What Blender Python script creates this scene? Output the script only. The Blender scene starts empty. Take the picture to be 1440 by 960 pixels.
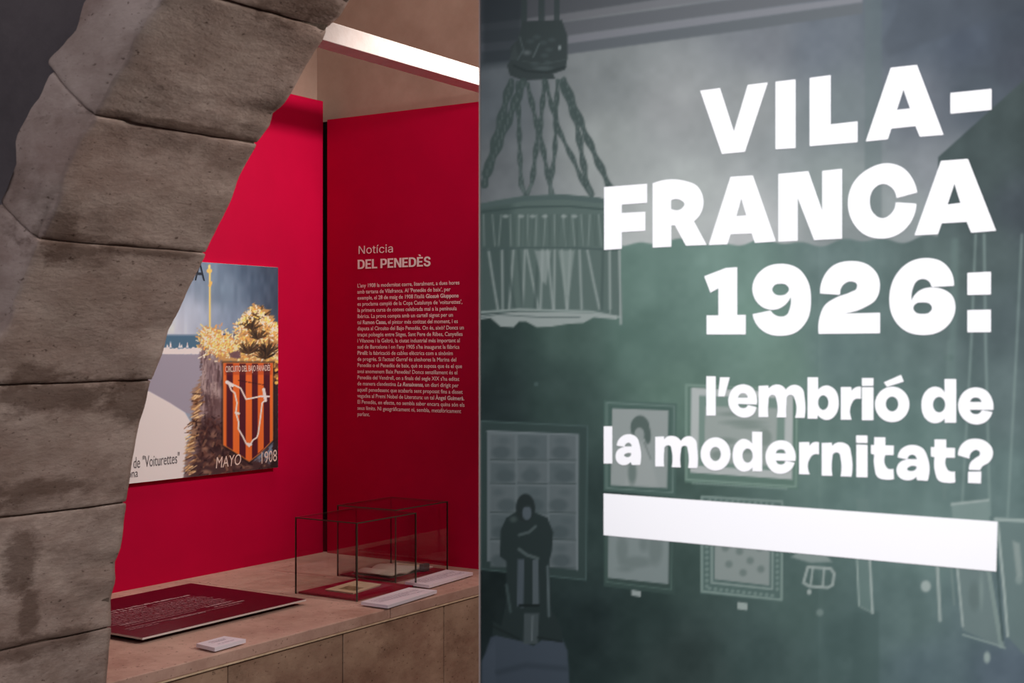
import bpy, bmesh, math, random
import numpy as np
from mathutils import Vector, noise
from mathutils.geometry import tessellate_polygon

# ------------------------------------------------------------------ camera
TH = math.radians(32.9); F = 1887.0; V0 = 487.0; CZ = 1.5
S = bpy.context.scene
COL = S.collection
cam_d = bpy.data.cameras.new('camera'); cam = bpy.data.objects.new('camera', cam_d); COL.objects.link(cam)
cam.location = (0, 0, CZ); cam.rotation_euler = (math.pi / 2, 0, TH)
cam_d.sensor_width = 36; cam_d.lens = F / 1440 * 36; cam_d.shift_y = (V0 - 480) / 1440
cam_d.clip_start = .05
cam_d.dof.use_dof = True; cam_d.dof.focus_distance = 3.5; cam_d.dof.aperture_fstop = 12
S.camera = cam
# ------------------------------------------------------------------ world and lamps
w = bpy.data.worlds.new('world'); S.world = w; w.use_nodes = True
w.node_tree.nodes['Background'].inputs[0].default_value = (.55, .6, .7, 1)
w.node_tree.nodes['Background'].inputs[1].default_value = .03

def lamp(kind, name, loc, aim, power, col, **k):
    d = bpy.data.lights.new(name, kind); d.energy = power; d.color = col
    for a, b in k.items(): setattr(d, a, b)
    o = bpy.data.objects.new(name, d); COL.objects.link(o); o.location = loc
    o.rotation_euler = (Vector(aim) - Vector(loc)).to_track_quat('-Z', 'Y').to_euler()
    return o
lamp('SPOT', 'niche_spot', (-.98, 2.86, 2.222), (-2.59, 2.52, 1.74), 84, (1, .86, .80), spot_size=math.radians(64), spot_blend=.9, shadow_soft_size=.03)
lamp('SPOT', 'beam_fill', (-.55, 2.0, 2.215), (-1.93, 2.32, 2.2), 10, (1, .88, .82), spot_size=math.radians(34), spot_blend=.9, shadow_soft_size=.03)  # added unseen lamp, lifts the darker left end of the beam
lamp('SPOT', 'panel_spot', (-.15, -.35, 2.45), (-.47, 1.35, 1.52), 170, (1, .985, .985), spot_size=math.radians(40), spot_blend=1, shadow_soft_size=.06)
lamp('AREA', 'room_light', (.6, -.6, 3.1), (.2, .3, 0), 34, (.95, .96, 1), size=1.6)
lamp('AREA', 'front_light', (-1.0, -1.6, 2.7), (-1.7, 1.2, 1.6), 22, (.93, .89, 1), size=1.0)
lamp('AREA', 'niche_downlight', (-1.95, 2.3, 3.12), (-2.0, 2.3, 0), 9, (1, .84, .76), size=.5)
lamp('SPOT', 'bench_fill', (.0, 2.90, 2.3), (-2.0, 2.30, .66), 62, (1, .84, .74), spot_size=math.radians(38), spot_blend=.9, shadow_soft_size=.05)  # added unseen lamp, brightens the counter front and top
lamp('SPOT', 'arch_fill', (-.35, 1.95, 2.35), (-1.75, 1.33, 1.35), 58, (1, .92, .86), spot_size=math.radians(58), spot_blend=1, shadow_soft_size=.12)  # extra unseen lamp put in to brighten the arch soffit
S.view_settings.view_transform = 'Standard'; S.view_settings.look = 'None'
S.view_settings.exposure = 0; S.view_settings.gamma = 1; S.view_settings.use_curve_mapping = False

# ------------------------------------------------------------------ pixel -> place on a known plane
def ray(u, v):
    a = (u - 720) / F; b = (V0 - v) / F
    return (-math.sin(TH) + a * math.cos(TH), math.cos(TH) + a * math.sin(TH), b)
def ony(u, v, y):
    r = ray(u, v); t = y / r[1]; return (r[0] * t, y, CZ + r[2] * t)
def onx(u, v, x):
    r = ray(u, v); t = x / r[0]; return (x, r[1] * t, CZ + r[2] * t)
def onz(u, v, z):
    r = ray(u, v); t = (z - CZ) / r[2]; return (r[0] * t, r[1] * t, z)

# ------------------------------------------------------------------ materials
def lin(c):
    c = np.asarray(c, float) / 255
    return np.where(c <= .04045, c / 12.92, ((c + .055) / 1.055) ** 2.4)
def mat(name, col, rough=.6, spec=.5, metal=0, nscale=0, col2=None, bump=0, bscale=40, detail=8, mix=(.35, .65)):
    m = bpy.data.materials.new(name); m.use_nodes = True; nt = m.node_tree; n = nt.nodes; l = nt.links
    b = n['Principled BSDF']; b.inputs['Roughness'].default_value = rough; b.inputs['Metallic'].default_value = metal
    b.inputs['Specular IOR Level'].default_value = spec
    b.inputs['Base Color'].default_value = (*col, 1)
    tc = n.new('ShaderNodeTexCoord')
    if col2 is not None:
        t = n.new('ShaderNodeTexNoise'); t.inputs['Scale'].default_value = nscale; t.inputs['Detail'].default_value = detail
        t.inputs['Roughness'].default_value = .65
        l.new(tc.outputs['Object'], t.inputs['Vector'])
        r = n.new('ShaderNodeValToRGB'); r.color_ramp.elements[0].position = mix[0]; r.color_ramp.elements[1].position = mix[1]
        r.color_ramp.elements[0].color = (*col, 1); r.color_ramp.elements[1].color = (*col2, 1)
        l.new(t.outputs['Fac'], r.inputs['Fac']); l.new(r.outputs[0], b.inputs['Base Color'])
    if bump:
        t = n.new('ShaderNodeTexNoise'); t.inputs['Scale'].default_value = bscale; t.inputs['Detail'].default_value = 8
        l.new(tc.outputs['Object'], t.inputs['Vector'])
        bp = n.new('ShaderNodeBump'); bp.inputs['Strength'].default_value = bump; bp.inputs['Distance'].default_value = .01
        l.new(t.outputs['Fac'], bp.inputs['Height']); l.new(bp.outputs[0], b.inputs['Normal'])
    return m
def C(*c): return tuple(lin(c))

def stone_mat(name, base, dark, pale, scale=7, streak=(1, 1, 1), bump=.35, bscale=55, vary=.18, stains=()):
    """Weathered stone: broad tone, dark stains, pale scratches, small pits, tone differing per block."""
    m = bpy.data.materials.new(name); m.use_nodes = True; nt = m.node_tree; n = nt.nodes; l = nt.links
    b = n['Principled BSDF']; b.inputs['Roughness'].default_value = .85; b.inputs['Specular IOR Level'].default_value = .25
    g = n.new('ShaderNodeNewGeometry'); mp = n.new('ShaderNodeMapping'); mp.inputs['Scale'].default_value = streak
    l.new(g.outputs['Position'], mp.inputs['Vector'])
    def nz(sc, det=8, src=mp, ro=.6):
        t = n.new('ShaderNodeTexNoise'); t.inputs['Scale'].default_value = sc; t.inputs['Detail'].default_value = det
        t.inputs['Roughness'].default_value = ro; l.new(src.outputs[0], t.inputs['Vector']); return t
    def ramp(src, p0, p1, c0, c1):
        r = n.new('ShaderNodeValToRGB'); r.color_ramp.elements[0].position = p0; r.color_ramp.elements[1].position = p1
        r.color_ramp.elements[0].color = (*c0, 1); r.color_ramp.elements[1].color = (*c1, 1); l.new(src, r.inputs['Fac']); return r
    def mixc(kind, fac, a, bb):
        x = n.new('ShaderNodeMix'); x.data_type = 'RGBA'; x.blend_type = kind
        if isinstance(fac, (int, float)): x.inputs['Factor'].default_value = fac
        else: l.new(fac, x.inputs['Factor'])
        l.new(a, x.inputs['A'])
        l.new(bb, x.inputs['B']); return x.outputs['Result']
    r1 = ramp(nz(scale, 10, ro=.68).outputs['Fac'], .38, .62, base, pale)
    big = ramp(nz(1.9 * scale / 4.5 * 3, 5, ro=.55).outputs['Fac'], .40, .60, (.80, .78, .76), (1.0, 1.0, 1.0)); r1b = mixc('MULTIPLY', .8, r1.outputs[0], big.outputs[0])
    r2 = ramp(nz(scale * .8, 12, ro=.72).outputs['Fac'], .52, .66, (0, 0, 0), (1, 1, 1))
    dk = n.new('ShaderNodeRGB'); dk.outputs[0].default_value = (*dark, 1)
    f = n.new('ShaderNodeMath'); f.operation = 'MULTIPLY'; f.inputs[1].default_value = .6; l.new(r2.outputs[0], f.inputs[0])
    c1 = mixc('MIX', f.outputs[0], r1b, dk.outputs[0])
    for sx, sy, sz, ry, rz in stains:
        sb = n.new('ShaderNodeVectorMath'); sb.operation = 'SUBTRACT'; sb.inputs[1].default_value = (sx, sy, sz); l.new(g.outputs['Position'], sb.inputs[0])
        ml = n.new('ShaderNodeVectorMath'); ml.operation = 'MULTIPLY'; ml.inputs[1].default_value = (6, 1 / ry, 1 / rz); l.new(sb.outputs[0], ml.inputs[0])
        ln = n.new('ShaderNodeVectorMath'); ln.operation = 'LENGTH'; l.new(ml.outputs[0], ln.inputs[0])
        wob = nz(26, 10, ro=.7); ad = n.new('ShaderNodeMath'); ad.operation = 'MULTIPLY_ADD'; ad.inputs[1].default_value = 3.0
        l.new(wob.outputs['Fac'], ad.inputs[0]); l.new(ln.outputs['Value'], ad.inputs[2])
        sc_ = n.new('ShaderNodeMath'); sc_.operation = 'MULTIPLY'; sc_.inputs[1].default_value = .25; l.new(ad.outputs[0], sc_.inputs[0])
        rp = ramp(sc_.outputs[0], .54, .70, (.75, .75, .75), (0, 0, 0)); c1 = mixc('MIX', rp.outputs[0], c1, dk.outputs[0])
    pit = ramp(nz(bscale * 1.6, 3).outputs['Fac'], .28, .36, (.25, .2, .18), (1, 1, 1))
    c2 = mixc('MULTIPLY', .8, c1, pit.outputs[0])
    oi = n.new('ShaderNodeObjectInfo')
    hv = n.new('ShaderNodeMapRange'); hv.inputs['To Min'].default_value = 1 - vary; hv.inputs['To Max'].default_value = 1 + vary
    l.new(oi.outputs['Random'], hv.inputs['Value'])
    hs = n.new('ShaderNodeHueSaturation'); l.new(hv.outputs[0], hs.inputs['Value']); l.new(c2, hs.inputs['Color'])
    l.new(hs.outputs[0], b.inputs['Base Color'])
    t = nz(bscale, 10, ro=.7); bp = n.new('ShaderNodeBump'); bp.inputs['Strength'].default_value = bump; bp.inputs['Distance'].default_value = .008
    l.new(t.outputs['Fac'], bp.inputs['Height']); l.new(bp.outputs[0], b.inputs['Normal'])
    return m

M = {}
M['arch'] = stone_mat('arch_stone', C(160, 138, 128), C(104, 84, 74), C(196, 178, 168), 4.5, (1, .8, 1.8), .38, 60, .08, stains=[
    (-1.745,1.36,1.425,.13,.028),(-1.74,1.52,1.41,.05,.04),(-1.70,1.31,1.455,.05,.02),          # mortar band under the third block
    (-1.60,1.30,1.640,.06,.022),(-1.60,1.44,1.649,.12,.009),(-1.60,1.262,1.665,.03,.03),
    (-1.475,1.40,1.822,.16,.005),(-1.80,1.36,1.275,.11,.016),(-1.80,1.26,1.255,.06,.012),(-1.815,1.35,1.16,.030,.05),(-1.82,1.38,1.07,.02,.05),
    (-1.83,1.38,1.02,.16,.018),(-1.37,1.45,1.985,.07,.02),(-1.34,1.50,2.0,.05,.015)])
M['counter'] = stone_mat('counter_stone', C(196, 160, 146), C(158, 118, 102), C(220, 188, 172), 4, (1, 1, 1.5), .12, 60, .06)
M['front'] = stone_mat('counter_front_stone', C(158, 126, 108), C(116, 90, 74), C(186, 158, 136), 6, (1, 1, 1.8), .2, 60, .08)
M['mortar'] = mat('old_mortar', C(86, 74, 66), .95, .1, nscale=20, col2=C(120, 106, 96), bump=.5, bscale=80)
M['plaster'] = mat('brown_plaster', C(160, 136, 122), .8, .3, nscale=2.2, col2=C(186, 164, 150), bump=.12, bscale=14)
M['grey_plaster'] = mat('grey_plaster', C(84, 78, 80), .9, .2, nscale=4, col2=C(104, 97, 98), bump=.3, bscale=25)
M['floor'] = mat('floor_stone', C(88, 80, 74), .6, .4, nscale=5, col2=C(112, 104, 96))
M['ceiling'] = mat('ceiling_plaster', C(190, 186, 182), .9, .2, nscale=3, col2=C(200, 196, 192))
M['red'] = mat('red_paint', C(182, 0, 54), .6, .10, nscale=3, col2=C(192, 0, 58), bump=.015, bscale=120)
M['black'] = mat('black_gap', C(16, 12, 12), .9, .1)
M['beam'] = mat('white_beam_paint', C(240, 232, 226), .6, .3, nscale=25, col2=C(250, 246, 242), bump=.1, bscale=90)
M['white'] = mat('white_vinyl', C(240, 240, 243), .5, .3)
M['pinkwhite'] = mat('white_wall_lettering', C(255, 246, 246), .6, .2)
M['card'] = mat('card_white', C(240, 236, 246), .5, .3)
M['cardink'] = mat('card_ink', C(150, 138, 160), .6, .2)
M['board'] = mat('maroon_print', C(66, 3, 24), .32, .5)
M['edge'] = mat('foamboard_edge', C(225, 220, 216), .7, .2)
M['ink'] = mat('pale_ink', C(205, 175, 180), .6, .2)
M['dimink'] = mat('dim_ink', C(190, 150, 158), .6, .2)
M['felt'] = mat('red_felt', C(132, 6, 42), .95, .1, nscale=60, col2=C(150, 8, 50))
M['paper'] = mat('old_paper', C(222, 206, 176), .8, .2, nscale=12, col2=C(206, 186, 152))
M['paper2'] = mat('book_paper', C(244, 238, 230), .8, .2, nscale=10, col2=C(214, 204, 188))
M['print'] = mat('brown_print', C(120, 96, 68), .8, .2, nscale=60, col2=C(190, 168, 132))
M['stand'] = mat('grey_cradle', C(84, 82, 84), .4, .5)
M['edgeglass'] = mat('dark_polished_glass_edge', C(66, 72, 60), .15, .8)
M['backboard'] = mat('dark_green_board', C(58, 72, 70), .45, .4)
M['postink'] = mat('poster_grey_ink', C(110, 108, 112), .7, .2)
M['postcream'] = mat('poster_cream_ink', C(226, 208, 196), .7, .2)
M['postdark'] = mat('poster_dark_ink', C(48, 60, 72), .7, .2)
def glass_mat():
    m = bpy.data.materials.new('clear_glass'); m.use_nodes = True; nt = m.node_tree; n = nt.nodes; l = nt.links
    n.remove(n['Principled BSDF'])
    tr = n.new('ShaderNodeBsdfTransparent'); tr.inputs[0].default_value = (.985, .988, .984, 1)
    gl = n.new('ShaderNodeBsdfGlossy'); gl.inputs['Roughness'].default_value = .01
    lw = n.new('ShaderNodeLayerWeight'); lw.inputs['Blend'].default_value = .5
    pw = n.new('ShaderNodeMath'); pw.operation = 'POWER'; pw.inputs[1].default_value = 5; l.new(lw.outputs['Facing'], pw.inputs[0])
    fr = n.new('ShaderNodeMath'); fr.operation = 'MULTIPLY_ADD'; fr.inputs[1].default_value = .95; fr.inputs[2].default_value = .04; l.new(pw.outputs[0], fr.inputs[0])
    mx = n.new('ShaderNodeMixShader'); l.new(fr.outputs[0], mx.inputs[0]); l.new(tr.outputs[0], mx.inputs[1]); l.new(gl.outputs[0], mx.inputs[2])
    l.new(mx.outputs[0], n['Material Output'].inputs[0]); return m
M['glass'] = glass_mat()
def vcol_mat(name, rough=.5, spec=.35):
    m = bpy.data.materials.new(name); m.use_nodes = True; n = m.node_tree.nodes
    a = n.new('ShaderNodeVertexColor'); a.layer_name = 'print'
    b = n['Principled BSDF']; b.inputs['Roughness'].default_value = rough; b.inputs['Specular IOR Level'].default_value = spec
    m.node_tree.links.new(a.outputs[0], b.inputs['Base Color']); return m
M['mural'] = vcol_mat('mural_print', .6, .2); M['poster'] = vcol_mat('poster_print', .5, .3)

# ------------------------------------------------------------------ object helpers
def mesh_obj(name, verts, faces, m, parent=None, smooth=False):
    me = bpy.data.meshes.new(name); me.from_pydata([tuple(v) for v in verts], [], faces); me.validate()
    if m: me.materials.append(m)
    o = bpy.data.objects.new(name, me); COL.objects.link(o)
    if smooth:
        for p in me.polygons: p.use_smooth = True
    if parent is not None: attach(o, parent)
    return o
def attach(o, parent):
    o.parent = parent; o.matrix_parent_inverse = parent.matrix_world.inverted() if parent.type != 'EMPTY' else __import__('mathutils').Matrix.Translation(-Vector(parent.location))
def tag(o, label=None, cat=None, group=None, kind=None):
    if label: o['label'] = label
    if cat: o['category'] = cat
    if group: o['group'] = group
    if kind: o['kind'] = kind
    return o
def empty(name, loc):
    o = bpy.data.objects.new(name, None); COL.objects.link(o); o.location = loc; o.empty_display_size = .05; return o
def box_data(lo, hi):
    x0, y0, z0 = lo; x1, y1, z1 = hi
    v = [(x0,y0,z0),(x1,y0,z0),(x1,y1,z0),(x0,y1,z0),(x0,y0,z1),(x1,y0,z1),(x1,y1,z1),(x0,y1,z1)]
    f = [(0,3,2,1),(4,5,6,7),(0,1,5,4),(1,2,6,5),(2,3,7,6),(3,0,4,7)]
    return v, f
def box(name, lo, hi, m, parent=None, bevel=0):
    v, f = box_data(lo, hi); o = mesh_obj(name, v, f, m, parent)
    if bevel:
        bm = bmesh.new(); bm.from_mesh(o.data)
        bmesh.ops.bevel(bm, geom=bm.edges[:], offset=bevel, segments=2, affect='EDGES', profile=.5); bm.to_mesh(o.data); bm.free()
    return o
def boxes(name, lst, m, parent=None):
    V, Fc = [], []
    for lo, hi in lst:
        v, f = box_data(lo, hi); k = len(V); V += v; Fc += [tuple(i + k for i in q) for q in f]
    return mesh_obj(name, V, Fc, m, parent)
def slab(name, pts, z0, z1, m, parent=None, bevel=0, side_mat=None):
    """a flat board over the four ground points"""
    n = len(pts); v = [(p[0], p[1], z0) for p in pts] + [(p[0], p[1], z1) for p in pts]
    f = [tuple(range(n))[::-1], tuple(range(n, 2 * n))] + [(i, (i + 1) % n, n + (i + 1) % n, n + i) for i in range(n)]
    o = mesh_obj(name, v, f, m, parent)
    if side_mat:
        o.data.materials.append(side_mat)
        for p in o.data.polygons:
            if abs(p.normal.z) < .9: p.material_index = 1
    return o

# ------------------------------------------------------------------ setting
XL, YB = -2.667, 3.05
def struct(o): o['kind'] = 'structure'; return o
struct(box('floor', (-4.2, -3.2, -.1), (3.2, 3.3, 0), M['floor']))
struct(box('ceiling', (-4.2, -3.2, 3.2), (3.2, 3.3, 3.3), M['ceiling']))
struct(box('wall_back', (XL, YB, 0), (3.2, YB + .2, 3.2), M['plaster']))
struct(box('wall_left', (XL - .2, 1.55, 0), (XL, YB + .2, 3.2), M['plaster']))
struct(box('wall_right', (3.0, -3.2, 0), (3.2, YB, 3.2), M['ceiling']))
struct(box('wall_rear', (-4.2, -3.2, 0), (3.0, -3.0, 3.2), M['ceiling']))
struct(box('wall_side', (-4.2, -3.0, 0), (-4.0, 1.24, 3.2), M['grey_plaster']))

# ------------------------------------------------------------------ stone arch in its wall
YF, YK = 1.225, 1.55
raw = [(492,0),(478,22),(463,37),(455,58),(443,71),(427,98),(411,129),(398,149),(385,160),(381,176),(361,202),(349,226),
       (335,250),(325,279),(305,320),(289,357),(279,376),(262,410),(249,440),(236,463),(227,500),(210,540),(203,570),(194,600),(188,640),
       (183,680),(178,707),(173,745),(169,770),(161,790),(163,815),(157,840),(158,882),(153,915),(149,960)]
prof = [(lambda p: (p[0], p[2]))(ony(u, v, YK)) for u, v in raw]           # from high to low
top_ext = [(-.25, 2.36), (-.50, 2.335), (-.75, 2.27), (-.98, 2.175), (-1.15, 2.09)]
allp = top_ext + prof + [(-1.832, .7), (-1.832, .4), (-1.832, .05)]
allp = np.array(allp[::-1])                                               # low -> high
seg = np.r_[0, np.cumsum(np.hypot(*np.diff(allp, axis=0).T))]
def prof_at(s): return np.array([np.interp(s, seg, allp[:, 0]), np.interp(s, seg, allp[:, 1])])
def prof_sm(s, k=.11):
    ss = np.clip(np.linspace(s - k, s + k, 9), 0, seg[-1]); w_ = np.array([1,2,3,4,5,4,3,2,1.]); w_ /= w_.sum()
    return np.array([(np.interp(ss, seg, allp[:, 0]) * w_).sum(), (np.interp(ss, seg, allp[:, 1]) * w_).sum()])
def s_of_z(z):
    zz = allp[:, 1]; i = np.searchsorted(zz, z); return seg[i-1] + (z - zz[i-1]) / (zz[i] - zz[i-1]) * (seg[i] - seg[i-1])
zj = [ony(u, v, YK)[2] for u, v in [(158,882),(178,707),(211,535),(289,357),(361,202),(457,42)]]
joints = [0.0, s_of_z(.35), s_of_z(.64)] + [s_of_z(z) for z in zj] + [seg[-1] - .34, seg[-1] - .02]
def normal(s):
    d = prof_sm(min(s + .03, seg[-1])) - prof_sm(max(s - .03, 0)); d /= np.hypot(*d)
    return np.array([-d[1], d[0]])                                        # away from the opening
arch = empty('stone_arch', (-1.83, 1.39, 0)); tag(arch, 'rough brown stone arch at the left with wide worn voussoirs', 'arch')
DEP = .11
def voussoir(s0, s1, seed, mirror=False, depth=DEP, coarse=False):
    rs = random.Random(seed); gap = .0016
    s0 += gap; s1 -= gap
    ns = max(6, int((s1 - s0) / (.03 if coarse else .0075))); ny = 10 if coarse else 38; nr = 4 if coarse else 12
    fine = [0, .0012, .003, .006]; lin_ = list(np.linspace(.009, (s1 - s0) - .009, max(2, ns - 7))); sp = fine + lin_ + [(s1 - s0) - d for d in fine[::-1]]; ns = len(sp) - 1
    proud = rs.uniform(-.003, .003) if not coarse else 0
    verts, index = [], {}
    cell = {}
    def vert(i, j, k):
        key = (i, j, k)
        if key in index: return index[key]
        s = s0 + sp[i]; ty = j / ny; r = depth * k / nr
        pa, ps = prof_at(s), prof_sm(s); wgt = max(0, (ty - .55) / .45) ** 1.5
        p = ps * (1 - wgt) + pa * wgt; nn = normal(s)
        y = YF + (YK - YF) * ty
        # worn, rounded arrises: pull in towards the block where two faces meet
        ds = min(s - s0, s1 - s); dy = min(y - YF, YK - y); dr = min(r, depth - r)
        rad = .004
        e = [max(0, 1 - d / rad) for d in (ds, dr)]
        ef = max(0, 1 - (y - YF) / .02)
        P = np.array([p[0] + nn[0] * r, y, p[1] + nn[1] * r])
        q = Vector((P[0] * 9, P[1] * 9, P[2] * 9)) + Vector((seed * 3.7, 0, 0))
        n1 = noise.noise(q) * .004 + noise.noise(q * 3) * .0012 + noise.noise(q * 11) * .0006
        chip = max(0, noise.noise(q * 2.3 + Vector((5, 5, 5))) - .1) * .018
        if k == 0: P[0] += nn[0] * (n1 - proud + e[0] * (.0012 + chip * .25) + ef * (.003 + chip * .5)); P[2] += nn[1] * (n1 + e[0] * (.0012 + chip * .25) + ef * (.003 + chip * .5))
        if j == 0: P[1] += n1 * 1.4 + e[0] * .002 + max(0, 1 - r / .018) * (.006 + chip) + max(0, (r / depth - .8) * .02)
        if k == nr: 
            hh = noise.noise(q * 1.3) * .035 + noise.noise(q * 4) * .008
            P[0] += nn[0] * hh; P[2] += nn[1] * hh
        index[key] = len(verts); 
        if mirror: P[0] = -.5 - P[0]
        verts.append(tuple(P)); return index[key]
    faces = []
    def quad(a, b, c, d): faces.append((a, b, c, d) if not mirror else (d, c, b, a))
    for i in range(ns):
        for j in range(ny):
            quad(vert(i,j,0), vert(i,j+1,0), vert(i+1,j+1,0), vert(i+1,j,0))
        for k in range(nr):
            quad(vert(i,0,k), vert(i+1,0,k), vert(i+1,0,k+1), vert(i,0,k+1))
            quad(vert(i,ny,k), vert(i,ny,k+1), vert(i+1,ny,k+1), vert(i+1,ny,k))
    for j in range(ny):
        for k in range(nr):
            quad(vert(0,j,k), vert(0,j,k+1), vert(0,j+1,k+1), vert(0,j+1,k))
            quad(vert(ns,j,k), vert(ns,j+1,k), vert(ns,j+1,k+1), vert(ns,j,k+1))
    return mesh_obj('stone_block', verts, faces, M['arch'], arch, smooth=True)
for n_, (a, b) in enumerate(zip(joints[:-1], joints[1:])):
    voussoir(a, b, n_ + 1)
    voussoir(a, b, n_ + 40, True, coarse=True)
# keystone between the two top blocks
box('stone_block', (-.27, YF, 2.355), (-.23, YK, 2.47), M['arch'], arch)
# mortar bed behind and between the blocks, and the wall around
def ring(name, r0, r1, y0, y1, m, parent=None, outer=None):
    ss = np.linspace(0, seg[-1], 60); V, Fc = [], []
    pts = []
    for s in ss:
        p = prof_sm(s); nn = normal(s); a = p + nn * r0
        b = p + nn * r1
        if outer: b = np.array([outer[0], p[1]]) if s < s_of_z(1.75) else None
        pts.append((a, b))
    for side in (0, 1):
        k0 = len(V)
        for a, b in pts:
            for q in (a, b):
                for y in (y0, y1): V.append(((q[0] if side == 0 else -.5 - q[0]), y, q[1]))
        for i in range(len(ss) - 1):
            c = k0 + i * 4; d = c + 4
            Q = [(c, d, d+2, c+2), (c+1, c+3, d+3, d+1), (c, c+1, d+1, d), (c+2, d+2, d+3, c+3)]
            Fc += Q
    return mesh_obj(name, V, Fc, m, parent)
mo = ring('mortar', .0062, DEP - .01, YF + .012, YK - .004, M['mortar'], arch)
# wall with the arched opening
ss = np.linspace(0, seg[-1], 70)
inner = [(p[0] + n_[0] * (DEP * .72), p[1] + n_[1] * (DEP * .72)) for p, n_ in ((prof_sm(s), normal(s)) for s in ss)]
inner[0] = (inner[0][0], 0); 
loop = inner + [(-.5 - x, z) for x, z in inner[::-1]]
out = [(3.0, 0), (3.0, 3.2), (-4.2, 3.2), (-4.2, 0)]
poly = [Vector((x, z, 0)) for x, z in loop + out]
tri = tessellate_polygon([poly]); n_ = len(poly); y0, y1 = YF + .018, YK - .003
V = [(p.x, y0, p.y) for p in poly] + [(p.x, y1, p.y) for p in poly]
Fc = [tuple(t) for t in tri] + [tuple(i + n_ for i in t[::-1]) for t in tri] + [(i, (i+1) % n_, n_ + (i+1) % n_, n_ + i) for i in range(n_)]
struct(mesh_obj('wall_front', V, Fc, M['grey_plaster']))

# ------------------------------------------------------------------ red display walls in the niche
redL = box('red_wall_panel', (XL + .002, 1.57, .90), (-2.59, 2.988, 2.215), M['red'], None)
tag(redL, 'crimson painted panel on the left niche wall behind the framed poster', 'wall panel')
redR = box('red_wall_panel', (-2.571, 2.985, .90), (-.3, YB - .002, 2.159), M['red'], None)
tag(redR, 'dark red painted panel on the end wall carrying a white text', 'wall panel')
struct(box('gap_shade_1', (-2.61, 3.0, .90), (-2.571, 3.03, 2.157), M['black']))  # black strip standing in for the shade in the gap between the panels
bm_o = box('ceiling_beam', (-1.965, 1.57, 2.158), (-1.905, YB - .002, 2.202), M['beam'], None, .0015)
tag(bm_o, 'narrow white painted beam brightly lit above the niche', 'beam')

# ------------------------------------------------------------------ stone counter
XF = -1.905
ct = empty('stone_counter', (-2.28, 2.3, 0)); tag(ct, 'long pale brown stone counter running below the crimson wall', 'counter')
ys = [1.57, 2.432, YB - .004]
for a, b in zip(ys[:-1], ys[1:]):
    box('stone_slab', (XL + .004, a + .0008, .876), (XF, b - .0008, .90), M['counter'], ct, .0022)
fy = [1.57, 1.92, 2.27, 2.648, YB - .004]
rr = random.Random(3)
for zi, (z0, z1) in enumerate([(.46, .8725), (0.004, .457)]):
    for a, b in zip(fy[:-1], fy[1:]):
        sh = 0 if zi == 0 else .0
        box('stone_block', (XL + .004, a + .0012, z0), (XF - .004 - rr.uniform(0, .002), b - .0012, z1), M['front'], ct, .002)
box('mortar_line', (XL + .01, 1.60, .8727), (XF + .0006, YB - .01, .8758), mat('pale_mortar', C(236, 214, 184), .9, .1, nscale=30, col2=C(206, 184, 152)), ct)

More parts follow.
